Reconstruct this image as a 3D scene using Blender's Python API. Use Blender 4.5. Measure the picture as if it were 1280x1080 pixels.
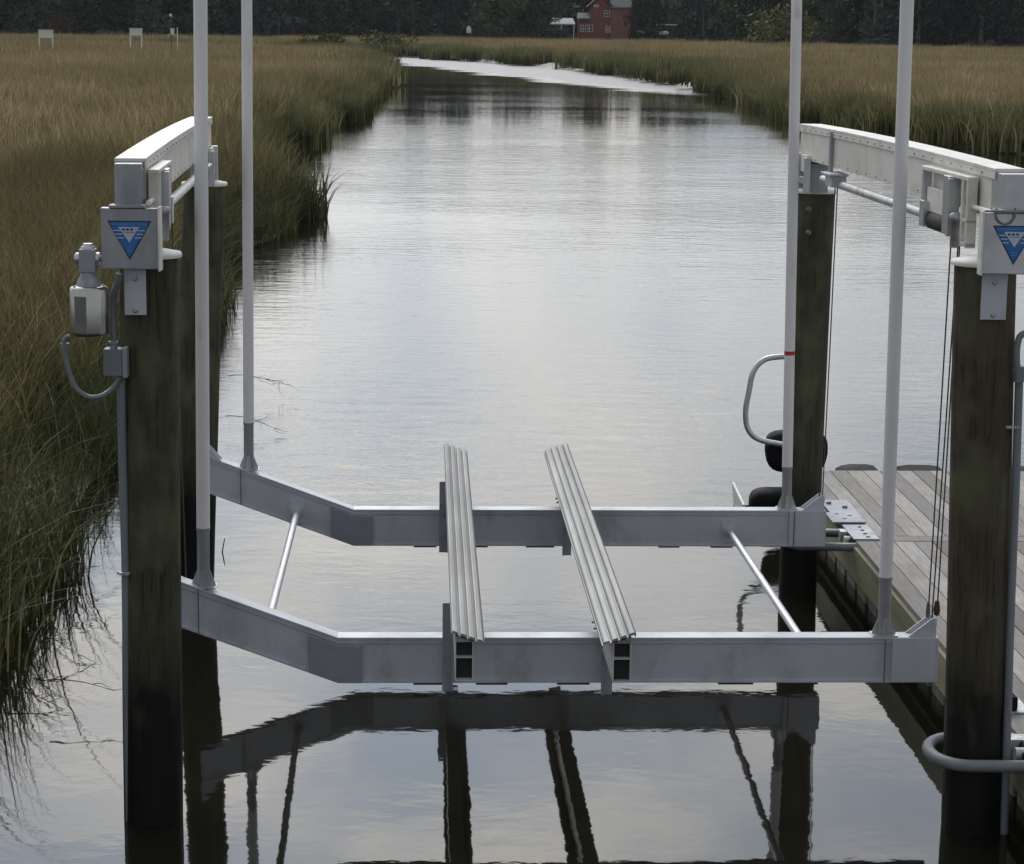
import bpy, bmesh, math, random
import numpy as np
from mathutils import Vector, Matrix, noise as mnoise
random.seed(7); rng = np.random.default_rng(7)
S = bpy.context.scene
for o in list(bpy.data.objects): bpy.data.objects.remove(o)
rad = math.radians

# ------------------------------------------------------------------ camera
FPX = 2800.0; CAM_H = 4.1; PITCH = math.atan(507/FPX); ROLL = 0.0120
Fv = Vector((0, math.cos(PITCH), -math.sin(PITCH)))
R0 = Vector((1, 0, 0)); U0 = Vector((0, math.sin(PITCH), math.cos(PITCH)))
Rv = R0*math.cos(ROLL) + U0*math.sin(ROLL); Uv = -R0*math.sin(ROLL) + U0*math.cos(ROLL)
cam = bpy.data.cameras.new('camera'); camo = bpy.data.objects.new('camera', cam)
S.collection.objects.link(camo); S.camera = camo
M = Matrix((Rv, Uv, -Fv)).transposed().to_4x4(); M.translation = (0, 0, CAM_H); camo.matrix_world = M
cam.sensor_width = 36; cam.sensor_fit = 'HORIZONTAL'; cam.lens = FPX/1280*36
cam.clip_start = 0.1; cam.clip_end = 6000
cam.dof.use_dof = False

def P(x, y, Y):
    "surveyed point: where the sight line of the photo meets the vertical plane at distance Y"
    d = Fv + Rv*((x-640)/FPX) - Uv*((y-540)/FPX)
    return Vector((0, 0, CAM_H)) + d*(Y/d.y)
def PZ(x, y, z):
    d = Fv + Rv*((x-640)/FPX) - Uv*((y-540)/FPX)
    return Vector((0, 0, CAM_H)) + d*((z-CAM_H)/d.z)

# ------------------------------------------------------------------ world + sun + exposure
SUN_EL = rad(38); SUN_AZ = rad(-10)          # azimuth from +Y towards +X ; sun veiled behind cloud ahead
W = bpy.data.worlds.new("World"); S.world = W; W.use_nodes = True
nt = W.node_tree; N = nt.nodes; Lk = nt.links
for n in list(N): N.remove(n)
def nd(tree, typ, **kw):
    n = tree.nodes.new(typ)
    for k, v in kw.items(): setattr(n, k, v)
    return n
def math_(tree, op, a, b=None, c=None, clamp=False):
    n = tree.nodes.new('ShaderNodeMath'); n.operation = op; n.use_clamp = clamp
    for i, v in enumerate((a, b, c)):
        if v is None: continue
        if isinstance(v, (int, float)): n.inputs[i].default_value = v
        else: tree.links.new(v, n.inputs[i])
    return n.outputs[0]
def mixc(tree, f, a, b, mode='MIX'):
    n = tree.nodes.new('ShaderNodeMix'); n.data_type = 'RGBA'; n.blend_type = mode
    for sock, v in ((n.inputs[0], f), (n.inputs[6], a), (n.inputs[7], b)):
        if isinstance(v, (int, float)): sock.default_value = v
        elif isinstance(v, tuple): sock.default_value = (*v, 1) if len(v) == 3 else v
        else: tree.links.new(v, sock)
    return n.outputs[2]
def ramp(tree, f, stops, interp='LINEAR'):
    n = tree.nodes.new('ShaderNodeValToRGB'); cr = n.color_ramp; cr.interpolation = interp
    while len(cr.elements) < len(stops): cr.elements.new(0.5)
    for e, (p, c) in zip(cr.elements, stops):
        e.position = p; e.color = (*c, 1) if isinstance(c, tuple) else (c, c, c, 1)
    tree.links.new(f, n.inputs[0]); return n.outputs[0]
tc = nd(nt, 'ShaderNodeTexCoord')
sky = nd(nt, 'ShaderNodeTexSky', sky_type='NISHITA', sun_disc=False)
sky.sun_elevation = SUN_EL; sky.sun_rotation = SUN_AZ; sky.air_density = 1.0; sky.dust_density = 2.0
sep = nd(nt, 'ShaderNodeSeparateXYZ'); Lk.new(tc.outputs['Generated'], sep.inputs[0])
zc = math_(nt, 'MAXIMUM', sep.outputs[2], 0.0)
den = math_(nt, 'ADD', zc, 0.10)
cx = math_(nt, 'DIVIDE', sep.outputs[0], den); cy = math_(nt, 'DIVIDE', sep.outputs[1], den)
cmb = nd(nt, 'ShaderNodeCombineXYZ'); Lk.new(cx, cmb.inputs[0]); Lk.new(cy, cmb.inputs[1])
cn = nd(nt, 'ShaderNodeTexNoise'); cn.inputs['Scale'].default_value = 2.3; cn.inputs['Detail'].default_value = 5; cn.inputs['Roughness'].default_value = 0.55
cn.inputs['Distortion'].default_value = 0.4
Lk.new(cmb.outputs[0], cn.inputs['Vector'])
cloud = ramp(nt, cn.outputs[0], [(0.37, (0.60, 0.69, 0.82)), (0.48, (0.80, 0.83, 0.88)), (0.60, (1.10, 1.07, 1.00))])
# brightness: dull overcast, brighter towards the veiled sun ahead
sd = nd(nt, 'ShaderNodeVectorMath', operation='DOT_PRODUCT')
Lk.new(tc.outputs['Generated'], sd.inputs[0])
sd.inputs[1].default_value = (math.sin(SUN_AZ)*math.cos(SUN_EL), math.cos(SUN_AZ)*math.cos(SUN_EL), math.sin(SUN_EL))
dp = math_(nt, 'MAXIMUM', sd.outputs['Value'], 0.0)
lobe = math_(nt, 'POWER', dp, 9.0)
lum = math_(nt, 'MULTIPLY_ADD', lobe, 3.75, 0.57)
front = math_(nt, 'POWER', math_(nt, 'MAXIMUM', math_(nt, 'MULTIPLY_ADD', sep.outputs[1], 0.5, 0.5), 0.0), 3.0)
lum = math_(nt, 'ADD', lum, math_(nt, 'MULTIPLY', front, 0.16))
cl = nd(nt, 'ShaderNodeVectorMath', operation='SCALE'); Lk.new(cloud, cl.inputs[0]); Lk.new(lum, cl.inputs['Scale'])
sk = nd(nt, 'ShaderNodeVectorMath', operation='SCALE'); Lk.new(sky.outputs[0], sk.inputs[0]); sk.inputs['Scale'].default_value = 0.10
fin = mixc(nt, 0.90, sk.outputs[0], cl.outputs[0])
bg = nd(nt, 'ShaderNodeBackground'); Lk.new(fin, bg.inputs[0]); bg.inputs[1].default_value = 1.0
wo = nd(nt, 'ShaderNodeOutputWorld'); Lk.new(bg.outputs[0], wo.inputs[0])
sl = bpy.data.lights.new('sun', 'SUN'); sl.energy = 0.6; sl.angle = rad(18); sl.color = (1, 0.96, 0.9)
so = bpy.data.objects.new('sun', sl); S.collection.objects.link(so)
sdir = Vector((math.sin(SUN_AZ)*math.cos(SUN_EL), math.cos(SUN_AZ)*math.cos(SUN_EL), math.sin(SUN_EL)))
so.rotation_euler = (-sdir).to_track_quat('-Z', 'Y').to_euler()
S.view_settings.view_transform = 'Standard'; S.view_settings.look = 'None'
S.view_settings.exposure = 0.0; S.view_settings.gamma = 1.0; S.view_settings.use_curve_mapping = False
S.render.engine = 'CYCLES'; S.cycles.max_bounces = 8; S.cycles.transparent_max_bounces = 4

# ------------------------------------------------------------------ helpers
col = S.collection
def tag(o, label=None, cat=None, group=None, kind=None):
    if label: o['label'] = label
    if cat: o['category'] = cat
    if group: o['group'] = group
    if kind: o['kind'] = kind
    return o
def thing(name, label, cat, loc, group=None):
    o = bpy.data.objects.new(name, None); col.objects.link(o); o.location = loc
    o.empty_display_size = 0.1
    return tag(o, label, cat, group)
def worldloc(o):
    v = Vector(o.location)
    while o.parent: o = o.parent; v += Vector(o.location)
    return v
class MB:
    "collects shapes in world coordinates"
    def __init__(s): s.v = []; s.f = []; s.sm = []; s.mi = []; s.cur = 0
    def add(s, vs, fs, smooth=False):
        b = len(s.v); s.v += [tuple(v) for v in vs]
        s.f += [tuple(b+i for i in f) for f in fs]; s.sm += [smooth]*len(fs); s.mi += [s.cur]*len(fs)
    def box(s, c, size, ax=None):
        c = Vector(c); X, Y, Z = ax or (Vector((1,0,0)), Vector((0,1,0)), Vector((0,0,1)))
        hx, hy, hz = (k/2 for k in size); vs = []
        for a, b, d in ((-1,-1,-1),(1,-1,-1),(1,1,-1),(-1,1,-1),(-1,-1,1),(1,-1,1),(1,1,1),(-1,1,1)):
            vs.append(c + X*(a*hx) + Y*(b*hy) + Z*(d*hz))
        s.add(vs, [(0,3,2,1),(4,5,6,7),(0,1,5,4),(1,2,6,5),(2,3,7,6),(3,0,4,7)]); return s
    def prism(s, poly, off):
        "poly: list of points, extruded by the vector off"
        off = Vector(off); n = len(poly); vs = [Vector(p) for p in poly] + [Vector(p)+off for p in poly]
        fs = [tuple(range(n))[::-1], tuple(range(n, 2*n))] + [(i, (i+1) % n, n+(i+1) % n, n+i) for i in range(n)]
        s.add(vs, fs); return s
    def tube(s, pts, r, seg=12, caps=True, closed=False):
        pts = [Vector(p) for p in pts]; n = len(pts)
        rs = r if isinstance(r, (list, tuple)) else [r]*n
        vs = []; up = None
        for i, p in enumerate(pts):
            if closed: t = (pts[(i+1) % n] - pts[i-1])
            else: t = (pts[min(i+1, n-1)] - pts[max(i-1, 0)])
            t.normalize()
            if up is None:
                up = Vector((0,0,1)) if abs(t.z) < 0.9 else Vector((1,0,0))
            a = t.cross(up); a.normalize(); b = a.cross(t); up = b
            for k in range(seg):
                an = 2*math.pi*k/seg
                vs.append(p + (a*math.cos(an) + b*math.sin(an))*rs[i])
        fs = []; m = n if closed else n-1
        for i in range(m):
            j = (i+1) % n
            for k in range(seg):
                q = (k+1) % seg; fs.append((i*seg+k, i*seg+q, j*seg+q, j*seg+k))
        s.add(vs, fs, True)
        if caps and not closed:
            s.add(vs[:seg], [tuple(range(seg))[::-1]]) ; s.add(vs[-seg:], [tuple(range(seg))])
        return s
    def lathe(s, base, prof, seg=24, axis=None):
        base = Vector(base); Z = Vector(axis or (0,0,1)).normalized()
        X = Z.orthogonal().normalized(); Y = Z.cross(X); vs = []
        for r, h in prof:
            for k in range(seg):
                a = 2*math.pi*k/seg; vs.append(base + X*(r*math.cos(a)) + Y*(r*math.sin(a)) + Z*h)
        fs = [(i*seg+k, i*seg+(k+1) % seg, (i+1)*seg+(k+1) % seg, (i+1)*seg+k) for i in range(len(prof)-1) for k in range(seg)]
        s.add(vs, fs, True)
        s.add(vs[:seg], [tuple(range(seg))[::-1]]); s.add(vs[-seg:], [tuple(range(seg))]); return s
    def build(s, name, mat, parent=None, bevel=0, loc=None):
        me = bpy.data.meshes.new(name)
        off = worldloc(parent) if parent else Vector(loc or (0,0,0))
        me.from_pydata([tuple(Vector(v)-off) for v in s.v], [], s.f)
        for m in (mat if isinstance(mat, (list, tuple)) else [mat]): me.materials.append(m)
        me.polygons.foreach_set('use_smooth', s.sm); me.polygons.foreach_set('material_index', s.mi)
        me.validate(); me.update()
        bm = bmesh.new(); bm.from_mesh(me); bmesh.ops.recalc_face_normals(bm, faces=bm.faces); bm.to_mesh(me); bm.free()
        o = bpy.data.objects.new(name, me); col.objects.link(o)
        if parent: o.parent = parent
        else: o.location = off
        if bevel:
            b = o.modifiers.new('bevel', 'BEVEL'); b.width = bevel; b.segments = 2; b.limit_method = 'ANGLE'; b.angle_limit = rad(50)
        return o
def smooth_path(pts, n=6):
    pts = [Vector(p) for p in pts]; out = []
    q = [2*pts[0]-pts[1]] + pts + [2*pts[-1]-pts[-2]]
    for i in range(1, len(q)-2):
        for k in range(n):
            t = k/n; a, b, c, d = q[i-1], q[i], q[i+1], q[i+2]
            out.append(0.5*((2*b) + (c-a)*t + (2*a-5*b+4*c-d)*t*t + (3*b-a-3*c+d)*t**3))
    out.append(pts[-1]); return out
def copy_tree(o, parent=None):
    c = o.copy(); col.objects.link(c)
    if parent: c.parent = parent
    for ch in [x for x in bpy.data.objects if x.parent == o]: copy_tree(ch, c)
    return c

# ------------------------------------------------------------------ materials
def mat(name, c1, c2=None, rough=0.6, metal=0.0, scale=6.0, bump=0.0, bscale=40, stretch=(1,1,1), spec=0.5, dirt=None, dscale=2.0, dlo=0.55, dhi=0.7):
    m = bpy.data.materials.new(name); m.use_nodes = True; t = m.node_tree; b = t.nodes['Principled BSDF']
    g = t.nodes.new('ShaderNodeNewGeometry'); mp = t.nodes.new('ShaderNodeMapping'); mp.inputs['Scale'].default_value = stretch
    t.links.new(g.outputs['Position'], mp.inputs[0])
    n = t.nodes.new('ShaderNodeTexNoise'); n.inputs['Scale'].default_value = scale; n.inputs['Detail'].default_value = 6; n.inputs['Roughness'].default_value = 0.6
    t.links.new(mp.outputs[0], n.inputs['Vector'])
    c2 = c2 or tuple(k*0.75 for k in c1)
    c = ramp(t, n.outputs[0], [(0.32, c2), (0.68, c1)])
    if dirt:
        n3 = t.nodes.new('ShaderNodeTexNoise'); n3.inputs['Scale'].default_value = dscale; n3.inputs['Detail'].default_value = 8; n3.inputs['Roughness'].default_value = 0.65
        t.links.new(mp.outputs[0], n3.inputs['Vector'])
        f = ramp(t, n3.outputs[0], [(dlo, 0.0), (dhi, 1.0)])
        c = mixc(t, f, c, dirt)
    t.links.new(c, b.inputs['Base Color'])
    rr = ramp(t, n.outputs[0], [(0.3, min(1, rough+0.08)), (0.7, max(0, rough-0.08))]); t.links.new(rr, b.inputs['Roughness'])
    b.inputs['Metallic'].default_value = metal; b.inputs['Specular IOR Level'].default_value = spec
    if bump:
        n2 = t.nodes.new('ShaderNodeTexNoise'); n2.inputs['Scale'].default_value = bscale; n2.inputs['Detail'].default_value = 6
        t.links.new(mp.outputs[0], n2.inputs['Vector'])
        bp = t.nodes.new('ShaderNodeBump'); bp.inputs['Distance'].default_value = bump; bp.inputs['Strength'].default_value = 1
        t.links.new(n2.outputs[0], bp.inputs['Height']); t.links.new(bp.outputs[0], b.inputs['Normal'])
    return m
ALU = mat('aluminium', (0.54,0.565,0.62), (0.445,0.465,0.515), 0.5, 0.15, 2.5, stretch=(1,1,0.6), bump=0.0006, bscale=60, dirt=(0.30,0.295,0.29), dscale=4, dlo=0.52, dhi=0.78)
ALUD = mat('dull_aluminium', (0.36,0.38,0.42), (0.29,0.30,0.33), 0.55, 0.4, 5, dirt=(0.18,0.16,0.13), dscale=7)
ALUP = mat('splice_aluminium', (0.30,0.32,0.37), (0.25,0.27,0.31), 0.55, 0.2)
ALUB = mat('bright_aluminium', (0.62,0.63,0.66), (0.45,0.46,0.49), 0.36, 0.7, 5, dirt=(0.33,0.32,0.30), dscale=9, dlo=0.62, dhi=0.8)
GALV = mat('galvanised_steel', (0.55,0.56,0.56), (0.36,0.37,0.38), 0.5, 0.5, 18, dirt=(0.25,0.2,0.15), dscale=14)
PVC = mat('white_pvc', (0.80,0.80,0.82), (0.72,0.72,0.74), 0.35, 0, 4, stretch=(1,1,0.3), dirt=(0.42,0.42,0.40), dscale=9, dlo=0.60, dhi=0.80)
CREAM = mat('cream_paint', (0.80,0.79,0.74), (0.66,0.65,0.60), 0.45, 0, 3, bump=0.0005, bscale=50, dirt=(0.40,0.37,0.29), dscale=5, dlo=0.52, dhi=0.80)
WHITEP = mat('white_paint', (0.78,0.78,0.75), (0.66,0.66,0.62), 0.5, 0, 8)
DARK = mat('dark_opening', (0.02,0.02,0.022), (0.012,0.012,0.012), 0.7)
BLACKR = mat('black_rubber', (0.012,0.012,0.017), (0.007,0.007,0.010), 0.75, 0, 8, spec=0.15)
GREYPVC = mat('grey_conduit', (0.20,0.225,0.25), (0.15,0.17,0.19), 0.5, 0, 6, stretch=(1,1,0.3))
BOLT = mat('bolt_steel', (0.28,0.27,0.25), (0.16,0.14,0.12), 0.5, 0.6, 40)
RED = mat('red_tape', (0.55,0.03,0.04), (0.45,0.02,0.03), 0.5)
WIRE = mat('steel_cable', (0.10,0.10,0.10), (0.05,0.05,0.05), 0.55, 0.5, 60)
VINYL = mat('bunk_vinyl', (0.28,0.28,0.275), (0.21,0.21,0.21), 0.5, 0.1, 8, stretch=(1,0.08,1))
STEEL = mat('brushed_steel', (0.40,0.42,0.44), (0.22,0.24,0.26), 0.32, 0.85, 6, stretch=(1,1,0.25))
SLEEVE = mat('grey_sleeve', (0.32,0.33,0.36), (0.25,0.26,0.28), 0.5, 0.35, 8)
BLUE = mat('blue_decal', (0.02,0.13,0.42), (0.02,0.17,0.46), 0.35, 0, 20)
NAVY = mat('navy_decal', (0.012,0.03,0.10), None, 0.4)
DECW = mat('decal_silver', (0.55,0.60,0.68), (0.45,0.50,0.60), 0.4)
DECL = mat('decal_light_blue', (0.10,0.30,0.62), (0.08,0.25,0.55), 0.4)
MUD = mat('mud', (0.055,0.045,0.032), (0.028,0.023,0.017), 0.55, 0, 1.5, bump=0.02, bscale=6)

def wood_piling(name, up1, up2, edge):
    m = bpy.data.materials.new(name); m.use_nodes = True; t = m.node_tree; b = t.nodes['Principled BSDF']
    g = t.nodes.new('ShaderNodeNewGeometry'); s3 = t.nodes.new('ShaderNodeSeparateXYZ'); t.links.new(g.outputs['Position'], s3.inputs[0])
    mp = t.nodes.new('ShaderNodeMapping'); mp.inputs['Scale'].default_value = (1,1,0.06); t.links.new(g.outputs['Position'], mp.inputs[0])
    gr = t.nodes.new('ShaderNodeTexNoise'); gr.inputs['Scale'].default_value = 38; gr.inputs['Detail'].default_value = 6; gr.inputs['Roughness'].default_value = 0.65; t.links.new(mp.outputs[0], gr.inputs['Vector'])
    mp2 = t.nodes.new('ShaderNodeMapping'); mp2.inputs['Scale'].default_value = (1,1,0.5); t.links.new(g.outputs['Position'], mp2.inputs[0])
    bl = t.nodes.new('ShaderNodeTexNoise'); bl.inputs['Scale'].default_value = 7; bl.inputs['Detail'].default_value = 6; t.links.new(mp2.outputs[0], bl.inputs['Vector'])
    c = mixc(t, ramp(t, gr.outputs[0], [(0.30, 0.0), (0.70, 1.0)]), up2, up1)
    c = mixc(t, ramp(t, bl.outputs[0], [(0.44, 0.0), (0.68, 1.0)]), c, edge)
    crack = ramp(t, gr.outputs[0], [(0.27, 1.0), (0.32, 0.0)]); c = mixc(t, crack, c, (0.012,0.010,0.008))
    mp3 = t.nodes.new('ShaderNodeMapping'); mp3.inputs['Scale'].default_value = (1,1,0.035); t.links.new(g.outputs['Position'], mp3.inputs[0])
    ck = t.nodes.new('ShaderNodeTexNoise'); ck.inputs['Scale'].default_value = 22; ck.inputs['Detail'].default_value = 3; t.links.new(mp3.outputs[0], ck.inputs['Vector'])
    line = ramp(t, math_(t, 'ABSOLUTE', math_(t, 'SUBTRACT', ck.outputs[0], 0.5)), [(0.004, 1.0), (0.014, 0.0)])
    line = math_(t, 'MULTIPLY', line, ramp(t, bl.outputs[0], [(0.42, 0.55), (0.52, 0.0)])); c = mixc(t, line, c, (0.010,0.009,0.007))
    # tidal growth: dark slime up to the high-water mark
    hz = math_(t, 'ADD', s3.outputs[2], math_(t, 'MULTIPLY_ADD', bl.outputs[0], -1.7, 0.85))
    wet = ramp(t, math_(t, 'MULTIPLY', hz, 0.5), [(0.30, 1.0), (0.56, 0.0)])
    c = mixc(t, wet, c, (0.009,0.009,0.008))
    t.links.new(c, b.inputs['Base Color'])
    t.links.new(ramp(t, wet, [(0.0, 0.85), (1.0, 0.5)]), b.inputs['Roughness']); b.inputs['Specular IOR Level'].default_value = 0.25
    bp = t.nodes.new('ShaderNodeBump'); bp.inputs['Distance'].default_value = 0.006
    t.links.new(math_(t, 'SUBTRACT', math_(t, 'ADD', gr.outputs[0], math_(t, 'MULTIPLY', bl.outputs[0], 1.5)), math_(t, 'MULTIPLY', line, 0.9)), bp.inputs['Height']); t.links.new(bp.outputs[0], b.inputs['Normal'])
    return m
PILE = wood_piling('piling_wood', (0.070,0.068,0.044), (0.044,0.043,0.029), (0.105,0.108,0.062))
PILE2 = wood_piling('piling_wood_brown', (0.075,0.065,0.043), (0.048,0.041,0.028), (0.10,0.10,0.058))

# ------------------------------------------------------------------ creek outline, terrain, water
LB = [(-5.5,-40),(-4.7,8),(-3.5,11.0),(-3.35,13.0),(-3.3,15.2),(-3.5,17),(-3.8,20),(-4.3,26),(-4.5,33),(-5.0,41),(-4.2,43.5),(-4.2,47.5),(-4.7,51),(-6.3,55),(-6.9,60),(-6.8,66),(-7.5,78),(-7.7,88),(-7.2,97),(-8.0,112),(-7.8,122),(-8.8,140),(-8.6,155),(-10.0,172),(-12.5,215),(-24,262),(-60,280),(-220,290)]
RB = [(-220,322),(-60,315),(-13.9,293),(4.4,230),(11.4,174),(12.9,133),(12.3,102),(17.2,76),(20,55),(24,30),(32,0),(50,-40)]
CREEK = np.array(LB+RB, float)
def sdist(xy):
    "signed distance to the creek edge, positive on the marsh"
    xy = np.asarray(xy, float); A = CREEK; B = np.roll(CREEK, -1, 0)
    best = np.full(len(xy), 1e9); ins = np.zeros(len(xy), bool)
    wob = np.array([mnoise.noise(Vector((p[0]*0.35, p[1]*0.22, 3.0)))*(0.18 if p[1] < 30 else 0.5) + mnoise.noise(Vector((p[0]*0.08, p[1]*0.05, 9.0)))*1.0*min(1, p[1]/80 if p[1] > 0 else 0) for p in xy]) if len(xy) < 200000 else 0
    for a, b in zip(A, B):
        ab = b-a; t = np.clip(((xy-a) @ ab)/(ab @ ab), 0, 1); d = np.hypot(*(xy - (a + t[:,None]*ab)).T); best = np.minimum(best, d)
        cond = (a[1] > xy[:,1]) != (b[1] > xy[:,1])
        with np.errstate(divide='ignore', invalid='ignore'):
            xi = (b[0]-a[0])*(xy[:,1]-a[1])/(b[1]-a[1] if b[1] != a[1] else 1e-9) + a[0]
        ins ^= cond & (xy[:,0] < xi)
    return np.where(ins, -best, best) + wob
def gz(d):
    s = np.clip((d+0.15)/1.6, 0, 1); up = s*s*(3-2*s)*0.42 - 0.03
    return np.where(d < -0.15, -0.03 + np.maximum((d+0.15)*0.5, -0.9), up)
ys = np.concatenate([np.linspace(-35, 6, 22), np.linspace(6.3, 60, 230), 60*np.exp(np.linspace(0.01, 4.2, 240))])
ts = np.linspace(-1, 1, 321)
XX = np.array([np.sign(ts)*(np.abs(ts)**1.6)*(26+1.1*max(y, 0)) for y in ys]); YY = np.repeat(ys[:,None], len(ts), 1)
pts = np.stack([XX.ravel(), YY.ravel()], 1); d = sdist(pts); zz = gz(d)
me = bpy.data.meshes.new('marsh_ground'); nx = len(ts)
vs = np.column_stack([pts, zz]); idx = np.arange(len(ys)*nx).reshape(len(ys), nx)
fq = np.stack([idx[:-1,:-1].ravel(), idx[:-1,1:].ravel(), idx[1:,1:].ravel(), idx[1:,:-1].ravel()], 1)
me.from_pydata(vs.tolist(), [], fq.tolist()); me.polygons.foreach_set('use_smooth', [True]*len(fq)); me.materials.append(MUD)
go = bpy.data.objects.new('ground', me); col.objects.link(go); tag(go, kind='structure')

m = bpy.data.materials.new('creek_water'); m.use_nodes = True; t = m.node_tree; b = t.nodes['Principled BSDF']
b.inputs['Base Color'].default_value = (0.010,0.009,0.006,1); b.inputs['IOR'].default_value = 1.333
g = t.nodes.new('ShaderNodeNewGeometry'); s3 = t.nodes.new('ShaderNodeSeparateXYZ'); t.links.new(g.outputs['Position'], s3.inputs[0])
def wnoise(sc, stretch, detail=3, w=0.0, rough=0.5, dist=0.0):
    mp = t.nodes.new('ShaderNodeMapping'); mp.inputs['Scale'].default_value = stretch; mp.inputs['Location'].default_value = (w, w*1.7, 0)
    t.links.new(g.outputs['Position'], mp.inputs[0])
    n = t.nodes.new('ShaderNodeTexNoise'); n.inputs['Scale'].default_value = sc; n.inputs['Detail'].default_value = detail; n.inputs['Roughness'].default_value = rough; n.inputs['Distortion'].default_value = dist
    t.links.new(mp.outputs[0], n.inputs['Vector']); return n.outputs[0]
patch = wnoise(0.10, (0.45,1.0,1), 3, 4.0)
ymask = ramp(t, math_(t, 'MULTIPLY', s3.outputs[1], 0.01), [(0.125, 0.06), (0.16, 0.22), (0.22, 0.60), (0.36, 0.8), (0.60, 0.9), (0.80, 0.8), (0.98, 0.25), (1.0, 0.2)])
ruf = math_(t, 'MULTIPLY', ymask, ramp(t, patch, [(0.38, 0.30), (0.60, 1.0)]))
fine = wnoise(3.6, (0.5,1,1), 4, 1.0, 0.62, 0.5)
mid = wnoise(1.3, (0.45,1,1), 2, 2.0, 0.5, 0.4)
calm = wnoise(1.1, (0.8,1,1), 3, 7.0, 0.5, 0.6)
h = math_(t, 'MULTIPLY', math_(t, 'MULTIPLY', fine, ruf), 0.015)
h = math_(t, 'ADD', h, math_(t, 'MULTIPLY', math_(t, 'MULTIPLY', mid, ruf), 0.010))
h = math_(t, 'ADD', h, math_(t, 'MULTIPLY', calm, 0.0022)); h = math_(t, 'ADD', h, math_(t, 'MULTIPLY', wnoise(4.5,(0.8,1,1),2,17.0,0.5,0.5), 0.0008)); h = math_(t, 'ADD', h, math_(t, 'MULTIPLY', wnoise(11,(0.7,1,1),2,23.0,0.5,0.3), 0.00022))
bp = t.nodes.new('ShaderNodeBump'); bp.inputs['Distance'].default_value = 1.0; bp.inputs['Strength'].default_value = 1.0
t.links.new(h, bp.inputs['Height']); t.links.new(bp.outputs[0], b.inputs['Normal'])
# wind-ruffled streaks far up the creek
e_ = math_(t, 'SUBTRACT', s3.outputs[0], math_(t, 'MULTIPLY_ADD', s3.outputs[1], -0.2126, 11.4+0.2126*172))
streak = wnoise(0.10, (0.30,1.0,1), 3, 12.0, 0.6)
e_ = math_(t, 'ADD', e_, math_(t, 'MULTIPLY_ADD', streak, 10.0, -5.0))
fy = ramp(t, math_(t, 'MULTIPLY', s3.outputs[1], 0.003), [(0.40, 0.0), (0.47, 1.0)])
fr = math_(t, 'MULTIPLY', fy, ramp(t, math_(t, 'MULTIPLY_ADD', e_, 0.05, 0.8), [(0.30, 0.0), (0.46, 1.0)]))
t.links.new(math_(t, 'MULTIPLY_ADD', fr, 0.34, 0.03), b.inputs['Roughness'])
me = bpy.data.meshes.new('water'); me.from_pydata([(-400,-60,0),(400,-60,0),(400,345,0),(-400,345,0)], [], [(0,1,2,3)]); me.materials.append(m)
wat = bpy.data.objects.new('water', me); col.objects.link(wat); tag(wat, kind='structure')

# ------------------------------------------------------------------ marsh grass (stuff)
def grass_mat(name, stops, tipc, tipamt):
    m = bpy.data.materials.new(name); m.use_nodes = True; t = m.node_tree; b = t.nodes['Principled BSDF']
    oi = t.nodes.new('ShaderNodeObjectInfo'); at = t.nodes.new('ShaderNodeAttribute'); at.attribute_name = 'tint'
    ah = t.nodes.new('ShaderNodeAttribute'); ah.attribute_name = 'hgt'
    g = t.nodes.new('ShaderNodeNewGeometry'); n = t.nodes.new('ShaderNodeTexNoise'); n.inputs['Scale'].default_value = 0.09; n.inputs['Detail'].default_value = 4
    mp = t.nodes.new('ShaderNodeMapping'); mp.inputs['Scale'].default_value = (1,0.5,1); t.links.new(g.outputs['Position'], mp.inputs[0]); t.links.new(mp.outputs[0], n.inputs['Vector'])
    f = math_(t, 'ADD', math_(t, 'MULTIPLY', oi.outputs['Random'], 0.36), math_(t, 'MULTIPLY', at.outputs['Fac'], 0.60))
    f = math_(t, 'ADD', f, math_(t, 'MULTIPLY_ADD', n.outputs[0], 1.2, -0.62))
    n9 = t.nodes.new('ShaderNodeTexNoise'); n9.inputs['Scale'].default_value = 0.5; n9.inputs['Detail'].default_value = 2; t.links.new(mp.outputs[0], n9.inputs['Vector'])
    f = math_(t, 'ADD', f, math_(t, 'MULTIPLY_ADD', n9.outputs[0], 0.7, -0.35))
    c = ramp(t, f, stops)
    c = mixc(t, math_(t, 'MULTIPLY', ramp(t, ah.outputs['Fac'], [(0.45, 0.0), (0.9, 1.0)]), tipamt), c, tipc)
    t.links.new(c, b.inputs['Base Color']); b.inputs['Roughness'].default_value = 0.6; b.inputs['Specular IOR Level'].default_value = 0.2
    tr = t.nodes.new('ShaderNodeBsdfTranslucent'); t.links.new(c, tr.inputs[0]); mx = t.nodes.new('ShaderNodeMixShader'); mx.inputs[0].default_value = 0.3
    out = t.nodes['Material Output']; t.links.new(b.outputs[0], mx.inputs[1]); t.links.new(tr.outputs[0], mx.inputs[2]); t.links.new(mx.outputs[0], out.inputs[0])
    return m
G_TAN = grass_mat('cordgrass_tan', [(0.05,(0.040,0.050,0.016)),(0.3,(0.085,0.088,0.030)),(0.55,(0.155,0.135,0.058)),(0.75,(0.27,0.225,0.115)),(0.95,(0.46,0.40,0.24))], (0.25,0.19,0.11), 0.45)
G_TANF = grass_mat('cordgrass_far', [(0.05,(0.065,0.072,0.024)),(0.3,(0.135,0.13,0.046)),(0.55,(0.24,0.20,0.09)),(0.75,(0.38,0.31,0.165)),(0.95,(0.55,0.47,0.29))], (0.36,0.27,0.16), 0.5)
G_GRNF = grass_mat('creekside_far', [(0.05,(0.036,0.050,0.020)),(0.4,(0.080,0.095,0.036)),(0.7,(0.17,0.165,0.07)),(0.95,(0.38,0.33,0.19))], (0.24,0.21,0.11), 0.5)
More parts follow.
